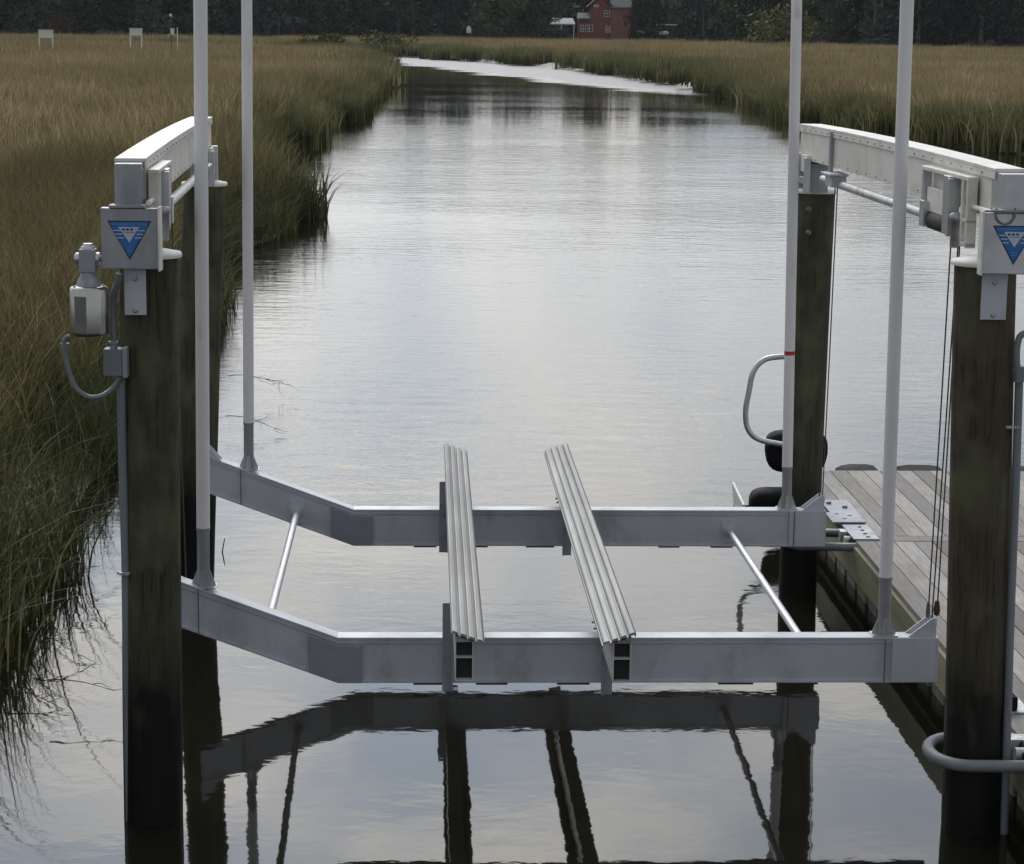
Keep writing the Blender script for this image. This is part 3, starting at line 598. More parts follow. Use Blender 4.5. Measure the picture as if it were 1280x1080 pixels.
for py in (262, 291):
    q = P(1011, py, YF-0.138); b = MB(); b.lathe(q, [(0.021,-0.012),(0.021,0.003),(0.011,0.005),(0.010,0.016)], 12, (0,-1,0)); b.build('bolt', BOLT, pFR)

# ------------------------------------------------------------------ boat lift: cradle
cradle = thing('boat_cradle', 'aluminium boat lift cradle of two cross beams, two ribbed bunks and thin brace pipes', 'boat lift', L3(0.6, 1.55, 0.55))
ZT = 0.80; BH = 0.258; SL = math.tan(rad(20.3)); AB = -0.945
def beam(bf, aR, aL, name='cross_beam'):
    "I beam whose front flange edge lies at bf; bent upwards left of AB"
    b = MB(); dep = 0.115; ft = 0.011
    def line(z0, z1, y0, y1, aL_=aL, aR_=aR):
        zl = (AB-aL_)*SL
        pl = [L3(aL_, y0, z0+zl), L3(AB, y0, z0), L3(aR_, y0, z0), L3(aR_, y0, z1), L3(AB, y0, z1), L3(aL_, y0, z1+zl)]
        b.prism(pl, LV*(y1-y0))
    line(ZT-ft, ZT, bf, bf+dep); line(ZT-BH, ZT-BH+ft, bf, bf+dep); line(ZT-BH+ft, ZT-ft, bf+0.014, bf+0.026)
    line(ZT-0.034, ZT-ft, bf+0.006, bf+0.014)
    o = b.build(name, ALU, cradle)
    # splice plate over the bend
    zl = 0.20*SL; p_ = MB(); y0 = bf-0.018
    p_.prism([L3(AB-0.155, y0, ZT-BH+0.005+0.155*SL), L3(AB+0.005, y0, ZT-BH+0.004), L3(AB+0.13, y0, ZT-BH+0.004), L3(AB+0.13, y0, ZT-0.045), L3(AB+0.0, y0, ZT-0.040), L3(AB-0.155, y0, ZT-0.040+0.155*SL)], LV*0.030)
    p_.build('splice_plate', ALUP, o, bevel=0.002)
    # weld tabs under the lower flange
    w_ = MB(); rr = random.Random(int(bf*100)+5)
    for a0 in (-0.45,-0.1,0.35,1.25,1.62): w_.box(L3(a0, bf+0.004, ZT-BH-0.004), (rr.uniform(.1,.2), 0.03, 0.007), AX)
    w_.build('weld_strip', DARK, o)
    # end channel at the right, gusset plates with cable
    e_ = MB(); e_.box(L3(aR-0.125, bf+0.004, ZT-BH/2), (0.25, 0.02, BH-0.004), AX); e_.box(L3(aR+0.003, bf+0.055, ZT-BH/2), (0.008, 0.13, BH-0.004), AX); e_.build('end_plate', ALU, o, bevel=0.002)
    gs = MB()
    for yy in (bf+0.012, bf+0.095): gs.prism([L3(aR-0.16, yy, ZT+0.001), L3(aR-0.005, yy, ZT+0.001), L3(aR-0.005, yy, ZT+0.105), L3(aR-0.03, yy, ZT+0.105)], LV*0.008)
    gs.tube([L3(aR-0.015, bf+0.005, ZT+0.075), L3(aR-0.015, bf+0.11, ZT+0.075)], 0.012, 10); gs.build('gusset', ALU, o)
    gs = MB(); zl = (AB-aL)*SL
    for yy in (bf+0.012, bf+0.095): gs.prism([L3(aL+0.17, yy, ZT+zl-0.17*SL+0.001), L3(aL+0.06, yy, ZT+zl+0.06), L3(aL+0.02, yy, ZT+zl+0.10), L3(aL, yy, ZT+zl+0.10), L3(aL, yy, ZT+zl+0.001)], LV*0.008)
    gs.build('gusset', ALU, o)
    return o
bN = beam(-0.107, 2.365, -2.06); bF = beam(3.19, 2.340, -2.02)
# thin dark joints where the guide poles are strapped
def joint(a, bf, z):
    b = MB(); b.box(L3(a, bf-0.008, z-BH/2), (0.007, 0.006, BH-0.01), AX); return b
joint(2.075, -0.107, ZT).build('strap', BOLT, bN); joint(2.125, 3.19, ZT).build('strap', BOLT, bF)
joint(-1.70, -0.107, ZT+(AB+1.70)*SL).build('strap', BOLT, bN); joint(-1.72, 3.19, ZT+(AB+1.72)*SL).build('strap', BOLT, bF)

# bunks
def bunk(A, B, side, label=None):
    "A near end, B far end (centre of the box base, at z=ZT) ; side=+1 cap slopes down to the right, -1 to the left"
    A = Vector(A); B = Vector(B); d_ = (B-A).normalized(); r_ = d_.cross(UZ).normalized(); ax = (r_, d_, UZ); ln = (B-A).length; mid_ = (A+B)/2
    b = MB(); w = 0.092; h_ = 0.205; th = 0.0045
    for s in (-1, 1): b.box(mid_+r_*(s*(w/2-th/2))+UZ*(h_/2+th/2+ (0.0)), (th, ln, h_-th), ax)
    b.box(mid_+UZ*(th/2), (w, ln, th), ax); b.box(mid_+UZ*(h_*0.60), (w-2*th, ln-0.002, th), ax)
    o = b.build('bunk', mat('bunk_aluminium', (0.62,0.62,0.62), (0.5,0.5,0.5), 0.5, 0.1, 5), cradle)
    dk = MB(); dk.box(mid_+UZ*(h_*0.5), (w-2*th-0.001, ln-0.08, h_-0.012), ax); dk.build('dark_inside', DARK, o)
    # ribbed cap as an extruded profile
    prof = []; W_ = 0.172; tilt = -side*math.tan(rad(19)); n = 4
    for i in range(n):
        for k, (fu, fz) in enumerate(((0,-0.008),(0.13,-0.008),(0.16,0.004),(0.3,0.0075),(0.7,0.0075),(0.86,0.004),(0.88,-0.008))):
            u = (i + fu)/n; xx = (u-0.5)*W_; prof.append((xx, fz + xx*tilt))
    prof.append((W_/2, W_/2*tilt)); low = [(x, z-0.014) for x, z in prof[::-1]]
    off = side*0.018
    poly = [A + r_*(x+off) + UZ*(z+h_+0.030) + d_*(-0.012) for x, z in prof+low]
    c_ = MB(); npf = len(prof); vs_ = poly + [p+d_*(ln+0.02) for p in poly]; m_ = len(poly)
    c_.add(vs_, [(i, (i+1) % m_, m_+(i+1) % m_, m_+i) for i in range(m_)])
    for base in (0, m_):
        c_.add([vs_[base+i] for i in range(m_)], [(i, i+1, m_-2-i, m_-1-i) for i in range(npf-1)])
    c_.build('ribbed_cap', VINYL, o)
    wd = MB(); wd.prism([A+r_*(-w/2)+UZ*h_, A+r_*(w/2)+UZ*h_, A+r_*(w/2)+UZ*(h_+0.018+w/2*tilt+off*0), A+r_*(-w/2)+UZ*(h_+0.018-w/2*tilt)], d_*ln); wd.build('cap_wedge', ALUD, o)
    return o, d_, r_
q1 = PZ(580,851,ZT); q2 = PZ(566,598,ZT); q3 = PZ(777,853,ZT); q4 = PZ(697,598,ZT)
def on_line(a_, b_, bb):
    "point on the bunk line at lift depth bb"
    va = (a_-LO).dot(LV); vb = (b_-LO).dot(LV); k = (bb-va)/(vb-va); return a_.lerp(b_, k)
b1, d1, r1 = bunk(q1, q2, 1); b2, d2, r2 = bunk(q3, q4, -1)
for (o_, A_, B_, side) in ((b1, q1, q2, 1), (b2, q3, q4, -1)):
    for bf in (-0.107, 3.19):
        c0 = on_line(A_, B_, bf-0.03)
        b = MB(); s_ = -1 if side == 1 else 0
        if side == 1:
            b.box(c0+LU*(-0.078)+UZ*(0.2-0.245), (0.055, 0.012, 0.50), AX); b.box(c0+LU*(-0.050)+LV*(-0.02)+UZ*(0.2-0.245), (0.008, 0.05, 0.49), AX)
        else:
            b.box(c0+LU*(0.0)+UZ*(-0.16), (0.055, 0.012, 0.31), AX); b.box(c0+LU*(-0.030)+LV*(-0.02)+UZ*(-0.16), (0.008, 0.05, 0.30), AX)
        b.build('bracket', ALUD, o_, bevel=0.001)
        bb_ = MB()
        for k in (0, 1): 
            q = on_line(A_, B_, bf+(-0.03 if k else 0.10)); bb_.lathe(q + r1*(-0.047)+UZ*0.06, [(0.011,-0.002),(0.011,0.010),(0.006,0.010),(0.006,0.032),(0.003,0.034)], 8, tuple(-r1))
            q = on_line(A_, B_, bf+(0.55 if k else 0.45)); bb_.lathe(q + r1*(-0.047)+UZ*0.16, [(0.007,-0.002),(0.007,0.006)], 8, tuple(-r1))
        bb_.build('bolt', BOLT, o_)
# brace pipes between the beams
def brace(pF, pN, r_):
    b = MB(); b.tube([pF, pN], r_, 14); o = b.build('brace_pipe', ALUB, cradle); dd = (Vector(pN)-Vector(pF)).normalized()
    f = MB(); f.tube([Vector(pF)-dd*0.01, Vector(pF)+dd*0.035], r_*1.5, 14); f.box(Vector(pF)+LV*0.005+UZ*0.0, (0.11, 0.012, 0.16), AX); f.build('flange', ALU, o)
yF_ = (L3(0,3.20,0)).y
pf = P(371, 640, L3(-1.45,3.20,0).y); pn = P(338, 768, L3(-1.2,-0.0,0).y+0.02); brace(pf, pn, 0.023)
pf = P(912, 664, L3(1.6,3.20,0).y); pn = P(1002, 800, L3(1.5,0.0,0).y+0.02); brace(pf, pn, 0.023)

# guide poles
def guide(px_top, base, label, red=None, sleeve=0.33):
    base = Vector(base); top0 = P(px_top, 0, base.y); dirv = (top0-base).normalized(); top = base + dirv*((4.75-base.z)/dirv.z)
    t_ = thing('guide_pole', label, 'guide pole', base, 'tall white guide poles of the boat lift')
    b = MB(); b.tube([base+dirv*sleeve, top], 0.0365, 24); b.build('pipe', PVC, t_)
    b = MB(); b.tube([base, base+dirv*(sleeve+0.002)], 0.0345, 24); b.lathe(base+dirv*(sleeve-0.012), [(0.038,0),(0.038,0.014)], 24, tuple(dirv)); b.build('sleeve', SLEEVE, t_)
    b = MB(); b.tube([top, top+dirv*0.02], 0.039, 24); b.build('cap', PVC, t_)
    f = MB(); f.box(base+UZ*0.004, (0.14, 0.10, 0.008), AX)
    for s in (-1, 1): f.prism([base+LU*(s*0.034)+UZ*0.008, base+LU*(s*0.068)+UZ*0.008, base+LU*(s*0.036)+UZ*0.095], LV*0.006)
    for s in (-1, 1): f.prism([base+LV*(s*0.036)+LU*(-0.012)+UZ*0.008, base+LV*(s*0.048)+LU*(-0.012)+UZ*0.008, base+LV*(s*0.037)+LU*(-0.012)+UZ*0.10], LU*0.006)
    f.prism([base+LU*(-0.02)+LV*(-0.042)+UZ*0.0, base+LU*0.02+LV*(-0.042)+UZ*0.0, base+LU*0.012+LV*(-0.042)+UZ*0.10, base+LU*(-0.012)+LV*(-0.042)+UZ*0.10], LV*0.006)
    f.build('foot_bracket', ALUB, t_)
    if red:
        q = P(986, red, base.y); k = (q.z-base.z)/dirv.z; b = MB(); b.tube([base+dirv*(k-0.014), base+dirv*(k+0.014)], 0.0374, 24); b.build('tape_band', RED, t_)
def base_at(px, bc, zfix=None):
    # point of the cradle top at image column px, lift depth bc
    for it in range(40):
        pass
    a = None; best = 9
    for k in range(4000):
        a_ = -2.2+k*0.0012; z = ZT+max(0, AB-a_)*SL; p = L3(a_, bc, z); v = p-Vector((0,0,CAM_H)); x = 640+FPX*v.dot(Rv)/v.dot(Fv)
        if abs(x-px) < best: best = abs(x-px); a = p
    return a
guide(250.5, base_at(254.5, -0.05), 'tall white pole in front of the left header beam, nearest on the left')
guide(308.5, base_at(311, 3.247), 'thinner-looking white pole over open water, second from left')
guide(1134, base_at(1104.5, -0.05), 'tall white pole in front of the right header beam, nearest on the right')
guide(996, base_at(983, 3.247), 'white pole with a red band beside the right rear piling', red=441, sleeve=0.30)

# ------------------------------------------------------------------ lift headers with gearboxes
def header(A, B, cs, label, gbx, far_joint, guard, name='lift_header'):
    """A,B: near / far points (xy) of the channel-side face; cs = +1 when the channel lies to the right of the beam"""
    A = Vector((A[0], A[1], 0)); B = Vector((B[0], B[1], 0)); w = (B-A); ln = w.length; w.normalize(); s = Vector((w.y, -w.x, 0))*cs   # s points to the channel
    ax = (s, w, UZ); T = 0.132; z0, z1 = 3.185, 3.418
    def H(a, u, z): return A + w*a + s*u + UZ*z        # a along, u out of the face
    def bow(a): q = max(0, min(1, a/ln)); return 0.017*4*q*(1-q)
    def sweep(b_, a0, a1, u0, u1, za, zb_, n=14):       # a bar following the sagged-and-bowed line of the beam
        vs_ = []
        for i in range(n+1):
            a_ = a0+(a1-a0)*i/n; k = bow(a_)
            vs_ += [H(a_, u0, za+k), H(a_, u1, za+k), H(a_, u1, zb_+k), H(a_, u0, zb_+k)]
        fs_ = [(0,1,2,3), (4*n,4*n+3,4*n+2,4*n+1)]
        for i in range(n):
            for q in range(4): r_ = (q+1) % 4; fs_.append((4*i+q, 4*i+4+q, 4*i+4+r_, 4*i+r_))
        b_.add(vs_, fs_)
    t_ = thing(name, label, 'lift beam', H(0, -T/2, z0))
    b = MB(); b.box(H(0.10, -T/2, (z0+z1)/2), (T, 0.20, z1-z0), ax); e = b.build('end_channel', ALUB if cs < 0 else STEEL, t_, bevel=0.003)
    b = MB(); sweep(b, 0.2, ln, -T, 0, z0, z1)
    bm_ = b.build('beam', CREAM, t_, bevel=0.004)
    b = MB(); a0 = 0.12; sweep(b, a0, ln, -T-0.011, 0.011, z1, z1+0.018)
    sweep(b, a0, ln, 0.002, 0.010, z1-0.036, z1-0.001); sweep(b, a0, ln, -T-0.010, -T-0.002, z1-0.036, z1-0.001)
    cv = b.build('top_cover', CREAM, t_, bevel=0.002)
    b = MB(); k = 0.35
    while k < ln-0.1:
        b.lathe(H(k, 0.010, z1-0.014+bow(k)), [(0.008,-0.001),(0.008,0.004),(0.003,0.006)], 8, tuple(s)); k += 0.205
    k = 0.9
    while k < ln-0.1:
        b.lathe(H(k, 0.0, z0+0.020+bow(k)), [(0.007,-0.001),(0.007,0.004),(0.003,0.006)], 8, tuple(s)); k += 0.27
    b.build('bolt', GALV, bm_)
    b = MB(); b.box(H(far_joint, 0.012, (z0+z1)/2+0.0), (0.024, 0.05, z1-z0+0.03), ax); b.build('joint_plate', ALUD, t_)
    # far bearing block and short legs to the rear piling
    b = MB(); b.box(H(far_joint-0.12, 0.0, 3.115), (0.10, 0.22, 0.075), ax); b.box(H(far_joint-0.12, 0.01, 3.16), (0.13, 0.30, 0.015), ax); b.build('bearing', ALU, t_, bevel=0.003)
    b = MB(); b.box(H(ln-0.13, 0.028, 3.10), (0.05, 0.05, 0.27), ax); b.box(H(ln-0.42, 0.028, 3.09), (0.04, 0.05, 0.25), ax); b.box(H(ln-0.28, 0.02, 3.05), (0.03, 0.26, 0.05), ax); b.build('rear_leg', ALUB, t_, bevel=0.003)
    b = MB(); b.box(H(ln-0.30, 0.02, 3.17), (0.02, 0.22, 0.12), ax); b.build('cover_plate', WHITEP, t_, bevel=0.002)
    b = MB(); b.box(H(ln-0.20, -T/2, 3.07), (T, 0.36, 0.2), ax); b.build('rear_saddle', ALUD, t_)
    # drive shaft under the beam
    b = MB(); b.tube([H(guard[1]-0.1, -0.01, 3.095), H(far_joint+0.35, -0.01, 3.095)], 0.027, 16); b.build('drive_shaft', GALV if cs < 0 else WHITEP, t_)
    # cable drum guard near the front
    g0, g1 = guard; mu = 0.038
    b = MB(); b.box(H((g0+g1)/2, mu, 3.365), (0.055, g1-g0+0.04, 0.022), ax); b.build('guard_rail', CREAM, t_, bevel=0.003)
    b = MB()
    for a_ in (g0, g0+0.10): b.box(H(a_, mu, 3.19), (0.05, 0.035, 0.35), ax)
    b.box(H(g0+0.05, mu-0.02, 3.19), (0.01, 0.10, 0.33), ax); b.box(H(g0+0.05, mu, 3.03), (0.05, 0.135, 0.02), ax); b.box(H(g0+0.05, mu, 3.15), (0.05, 0.135, 0.015), ax); b.build('guard_frame', CREAM, t_, bevel=0.002)
    b = MB(); b.box(H(g1, mu, 3.24), (0.05, 0.03, 0.26), ax); b.box(H(g1-0.05, mu+0.012, 3.12), (0.05, 0.09, 0.14), ax); b.build('guard_frame', ALUB, t_, bevel=0.002)
    b = MB(); b.box(H(g0+0.33, mu+0.02, 3.21), (0.06, 0.12, 0.30), ax); b.box(H(g0+0.27, mu+0.03, 3.20), (0.05, 0.03, 0.30), ax); b.build('channel_bracket', ALUB, t_, bevel=0.003)
    b = MB(); b.lathe(H(g0+0.18, mu+0.03, 3.00), [(0.020,0),(0.026,0.01),(0.026,0.14),(0.034,0.14),(0.034,0.17),(0.02,0.18)], 16); b.build('cylinder', GALV, t_)
    b = MB(); b.box(H(g0+0.66, mu, 3.20), (0.012, 0.48, 0.13), ax); b.build('cover_plate', WHITEP, t_, bevel=0.002)
    b = MB(); b.tube([H(g0+0.42, 0.005, 3.09), H(g1-0.02, 0.005, 3.09)], 0.058, 20); b.build('cable_drum', DARK, t_)
    # front legs onto the piling, rail stub
    b = MB(); b.box(H(0.22, -0.02, 3.075), (0.05, 0.30, 0.19), ax); b.box(H(0.22, -T+0.02, 3.075), (0.05, 0.30, 0.19), ax); b.build('front_saddle', ALUD, t_)
    b = MB(); b.tube([H(0.02, 0.03, 3.225), H(g0-0.02, 0.03, 3.225)], 0.014, 10); b.box(H(0.18, 0.02, 3.195), (0.03, 0.26, 0.012), ax); b.build('side_rail', CREAM, t_)
    # gearbox on the front
    x0, x1, zt, zb, yf = gbx; cx_ = (x0+x1)/2; wd = x1-x0; dp_ = 0.055
    b = MB(); b.box((cx_, yf+dp_/2, (zt+zb)/2), (wd, dp_, zt-zb)); gb = b.build('gearbox', ALUB if cs < 0 else STEEL, t_, bevel=0.005)
    lp = MB(); lp.box((cx_+(1 if cs > 0 else -1)*(wd/2+0.004), yf+0.03, (zt+zb)/2), (0.010, 0.085, zt-zb+0.012)); lp.build('side_lip', CREAM, gb, bevel=0.001)
    tp = MB(); tp.box((cx_-0.01, yf+0.03, zt+0.008), (wd*0.62, 0.10, 0.012)); tp.build('top_plate', ALUD, gb)
    # triangular blue decal
    dc = MB(); hw = 0.108; y_ = yf-0.004; zc0 = zt-0.062; hh_ = 0.192; X = lambda u: cx_+u+(0.0)
    dc.prism([(X(-hw), y_, zc0), (X(hw), y_, zc0), (X(0.0), y_, zc0-hh_)], (0, 0.003, 0)); dn = dc.build('decal', NAVY, gb)
    dc = MB(); y_ = yf-0.006; dc.prism([(X(-hw+0.009), y_, zc0-0.006), (X(hw-0.009), y_, zc0-0.006), (X(0), y_, zc0-hh_+0.014)], (0, 0.002, 0)); dc.build('decal_field', BLUE, dn)
    dc = MB(); y_ = yf-0.0078
    dc.prism([(X(-0.054), y_, zc0-0.030), (X(0.050), y_, zc0-0.030), (X(0.0), y_, zc0-0.106)], (0, 0.0014, 0))
    for k, (ua, ub) in enumerate(((0.040,0.080),(0.036,0.070),(0.028,0.060))):
        for sg in (-1, 1): 
            zz_ = zc0-0.045-0.018*k; dc.prism([(X(sg*ua), y_, zz_), (X(sg*ub), y_, zz_), (X(sg*ub*0.96), y_, zz_-0.005), (X(sg*ua), y_, zz_-0.005)], (0, 0.0014, 0))
    dc.build('emblem', DECW, dn)
    dc = MB(); y_ = yf-0.0078; uu = -0.086; rr = random.Random(4)
    while uu < 0.082:      # illegible line of lettering along the top edge
        lw = rr.uniform(0.005, 0.009); dc.box((X(uu+lw/2), y_+0.0007, zc0-0.017), (lw, 0.0014, 0.009)); uu += lw+0.004
        if abs(uu+0.02) < 0.006 or abs(uu-0.032) < 0.006: uu += 0.008
    dc.box((X(0), y_+0.0007, zc0-0.145), (0.030, 0.0014, 0.004)); dc.box((X(0), y_+0.0007, zc0-0.132), (0.036, 0.0014, 0.003)); dc.build('lettering', DECL, dn)
    dc = MB(); y_ = yf-0.0094; 
    for u0 in (-0.028,-0.008,0.012): dc.box((X(u0), y_+0.0006, zc0-0.042), (0.012, 0.0012, 0.010)); 
    dc.box((X(0), y_+0.0006, zc0-0.056), (0.05, 0.0012, 0.002)); dc.build('emblem_letters', NAVY, dn)
    return t_, H, gb
YG = 10.95
gl = (P(126,300,YG).x, P(198,300,YG).x, P(160,260,YG).z, P(160,337,YG).z, YG)
hL, HL, gbL = header((P(177,225,11.0).x, 11.0), (P(264,170,16.25).x, 16.25), 1, 'white lift header beam on the two left pilings with grey blue-triangle gearbox', gl, 4.15, (0.24, 0.98))
gr_ = (P(1229,300,YG).x, P(1229,300,YG).x+0.305, P(1250,266,YG).z, P(1250,343,YG).z, YG)
hR, HR, gbR = header((P(1254,225,11.0).x, 11.0), (P(1001,170,16.25).x, 16.25), -1, 'cream lift header beam on the two right pilings, triangle box cut by frame edge', gr_, 4.10, (0.42, 1.36))
# handle wire on the right gearbox
b = MB(); c_ = P(1257, 266, YG-0.01); b.tube([c_+Vector((-0.045+0.0,0,0.02)), c_+Vector((-0.045,0,-0.01))]+[c_+Vector((0.045*math.sin(a), -0.005, -0.01-0.045*math.cos(a)+0.0)) for a in np.linspace(-1.5, 1.5, 11)]+[c_+Vector((0.045,0,0.025))], 0.005, 8)
b.tube([c_+Vector((-0.10,-0.006,0.008)), c_+Vector((0.16,-0.006,0.003))], 0.005, 8); b.build('wire_loop', BOLT, gbR)
# bracket straps on the front of the pilings
for t_, px0, px1, y0, y1, Yb_ in ((pNL,155,183,339,394,YN-0.162), (pNR,1228,1257,344,400,YN-0.170)):
    a = P(px0, y0, Yb_); c = P(px1, y1, Yb_); b = MB(); b.box(((a.x+c.x)/2, Yb_+0.004, (a.z+c.z)/2+0.02), (c.x-a.x, 0.012, a.z-c.z+0.04)); o = b.build('strap_plate', ALU, t_, bevel=0.002)
    b = MB()
    for zz_ in (c.z+0.025, a.z-0.035): b.lathe(((a.x+c.x)/2, Yb_-0.002, zz_), [(0.015,-0.001),(0.015,0.003),(0.009,0.004),(0.009,0.013)], 6, (0,-1,0))
    b.build('bolt', GALV, o)

# motor at the left gearbox
mx = P(111,380,YG+0.02); YM = YG+0.03
mo = thing('lift_motor', 'grey upright electric motor hanging left of the blue triangle box', 'motor', (mx.x, YM, P(111,419,YM).z))
zb = P(111,419,YM).z; zt = P(111,357,YM).z
b = MB(); b.lathe((mx.x,YM,zb), [(0.080,0),(0.092,0.006),(0.094,0.02),(0.094,zt-zb-0.02),(0.088,zt-zb-0.006),(0.06,zt-zb)], 32); b.build('housing', mat('motor_shell',(0.50,0.50,0.48),(0.36,0.36,0.35),0.25,0.95,6,stretch=(1,1,0.3)), mo)
b = MB(); b.lathe((mx.x,YM,zt), [(0.062,-0.001),(0.052,0.03),(0.040,0.05),(0.040,0.11)], 24); b.box((mx.x,YM,zt+0.125), (0.078,0.085,0.115)); b.build('gear_neck', ALUD, mo, bevel=0.004)
b = MB(); b.lathe((mx.x,YM,zt+0.182), [(0.034,0),(0.034,0.012),(0.024,0.014),(0.024,0.026)], 16); b.build('top_cap', ALUB, mo)
b = MB(); zk = P(96,323,YM).z; b.lathe((mx.x-0.035,YM,zk), [(0.030,0),(0.030,0.022),(0.022,0.03)], 16, (-1,0,0)); b.lathe((mx.x+0.038,YM,zk), [(0.032,0),(0.032,0.018)], 16, (1,0,0)); b.build('side_boss', ALUB, mo)
b = MB(); b.tube([(mx.x+0.03,YM,zk), (gl[0]+0.02,YM,zk)], 0.014, 12); b.build('output_shaft', ALUD, mo)
b = MB(); 
for a in np.linspace(0, 6.28, 5)[:-1]+0.6: b.lathe((mx.x+0.075*math.cos(a), YM+0.075*math.sin(a), zt-0.006), [(0.007,0),(0.007,0.008)], 8)
b.build('bolt', BOLT, mo)
b = MB(); r0 = 0.0952; vs_ = []  # dark curved strip: a reflection on the housing, put into the colour
for k in range(9):
    a = rad(-128+k*5); 
    for z_ in (zb+0.05, zt-0.045): vs_.append((mx.x+r0*math.cos(a), YM+r0*math.sin(a), z_))
b.add(vs_, [(2*k, 2*k+2, 2*k+3, 2*k+1) for k in range(8)]); b.build('reflection_band', mat('painted_reflection', (0.24,0.24,0.235), (0.19,0.19,0.19), 0.35, 0.8), mo)
# junction box, conduits
YJ = YN-0.168; ja = P(129,436,YJ); jb = P(160,470,YJ)
jx = thing('junction_box', 'small grey junction box with conduit down the left foreground piling', 'junction box', (jb.x, YJ, jb.z))
b = MB(); b.box(((ja.x+jb.x)/2-0.012, YJ+0.03, (ja.z+jb.z)/2), (jb.x-ja.x-0.025, 0.09, ja.z-jb.z)); b.build('box', GREYPVC, jx, bevel=0.004)
b = MB(); b.box((jb.x-0.012, YJ+0.03, (ja.z+jb.z)/2), (0.022, 0.104, ja.z-jb.z+0.014)); b.lathe((jb.x-0.075,YJ+0.03,ja.z), [(0.018,0),(0.018,0.02),(0.024,0.02),(0.024,0.035)], 12); b.build('lid', mat('light_grey_lid',(0.33,0.35,0.38),None,0.5), jx, bevel=0.003)
b = MB(); b.tube(smooth_path([P(149,342,YG+0.05), P(147,352,YG+0.06), P(141,375,YJ+0.03), P(141,410,YJ+0.03), P(143,437,YJ+0.03)]), 0.017, 12); b.build('conduit', GREYPVC, jx)
b = MB(); b.tube(smooth_path([P(88,421,YM), P(82,423,YM), P(80,432,YM), P(84,455,YM), P(93,482,YM), P(108,495,YM), P(124,496,YM-0.01), P(140,486,YJ+0.02), P(152,470,YJ+0.02)]), 0.013, 12); b.lathe(P(81,434,YM), [(0.022,-0.01),(0.022,0.02)], 12); b.build('flexible_conduit', GREYPVC, jx)
b = MB(); b.tube([P(151,468,YJ+0.05), P(153,560,YJ+0.06), P(157,700,YJ+0.07), P(159,860,YJ+0.08), P(163,1040,YJ+0.10)], 0.022, 14); b.build('conduit', GREYPVC, jx)
b = MB(); q = P(156,716,YJ+0.05); b.box(q+Vector((0.02,-0.0,0)), (0.12,0.008,0.012)); b.box(q+Vector((0,-0.005,0)), (0.05,0.05,0.012)); b.build('clamp', GALV, jx)
# right conduit
YC = YN-0.10; rc = thing('conduit_pipe', 'grey conduit pipe fixed down the right side of the brown right piling', 'conduit', P(1262,900,YC))
b = MB(); b.tube([P(1274,468,YC), P(1270,600,YC), P(1264,750,YC), P(1258,940,YC), P(1254,1075,YC)], 0.021, 14); b.build('pipe', GREYPVC, rc)
b = MB(); b.tube(smooth_path([P(1274,470,YC-0.02), P(1271,452,YC-0.02), P(1272,430,YC-0.02), P(1278,418,YC-0.02), P(1300,412,YC-0.02)]), 0.017, 12); b.lathe(P(1274,470,YC-0.02), [(0.026,-0.03),(0.026,0.05)], 12); b.tube(smooth_path([P(1275,463,YC-.02), P(1284,470,YC-.02), P(1300,468,YC-.02)]), 0.010, 8); b.build('elbow', GREYPVC, rc)
b = MB(); b.box(P(1266,534,YC-0.02), (0.07,0.01,0.012)); b.build('clamp', GALV, rc)

# lifting cables
def cable(p, q, r_=0.0042): 
    b = MB(); b.tube([p, Vector(p).lerp(Vector(q), .5)+Vector((0.002,0.002,-0.0)), q], r_, 8); return b
cb = thing('lift_cable', 'pair of steel cables beside the thick brown right piling', 'cable', P(1163,778,11.98))
for (x0,y0,Y0,x1,y1,Y1) in ((1190,280,11.9,1160,770,11.98),(1198,300,11.8,1165,772,11.95),(1200,300,12.0,1171,770,12.03)): cable(P(x0,y0,Y0), P(x1,y1,Y1)).build('cable', WIRE, cb)
b = MB(); q = P(1171,762,12.03); b.lathe(q, [(0.016,-0.03),(0.02,0.0),(0.012,0.05)], 10); b.build('shackle', mat('rusty_shackle',(0.08,0.05,0.045),None,0.7), cb)
b = MB(); q = P(1160,765,11.98); b.lathe(q, [(0.011,-0.03),(0.013,0.0),(0.008,0.06)], 10); b.build('shackle', BOLT, cb)
cb = thing('lift_cable', 'steel cables running down the right rear piling edge', 'cable', P(1024,620,15.3))
for (x0,x1) in ((1044,1024),(1047,1028)): cable(P(x0,232,15.4), P(x1,622,15.32)).build('cable', WIRE, cb)
cb = thing('lift_cable', 'steel cable between the left pilings behind the tall white pole', 'cable', P(262,560,15.4))
cable(P(243,236,15.3), P(268,566,15.33)).build('cable', WIRE, cb)
cb = thing('lift_cable', 'steel cable hanging beside the left foreground piling', 'cable', P(233,730,12.0))
cable(P(214,262,12.0), P(233,732,11.95)).build('cable', WIRE, cb)

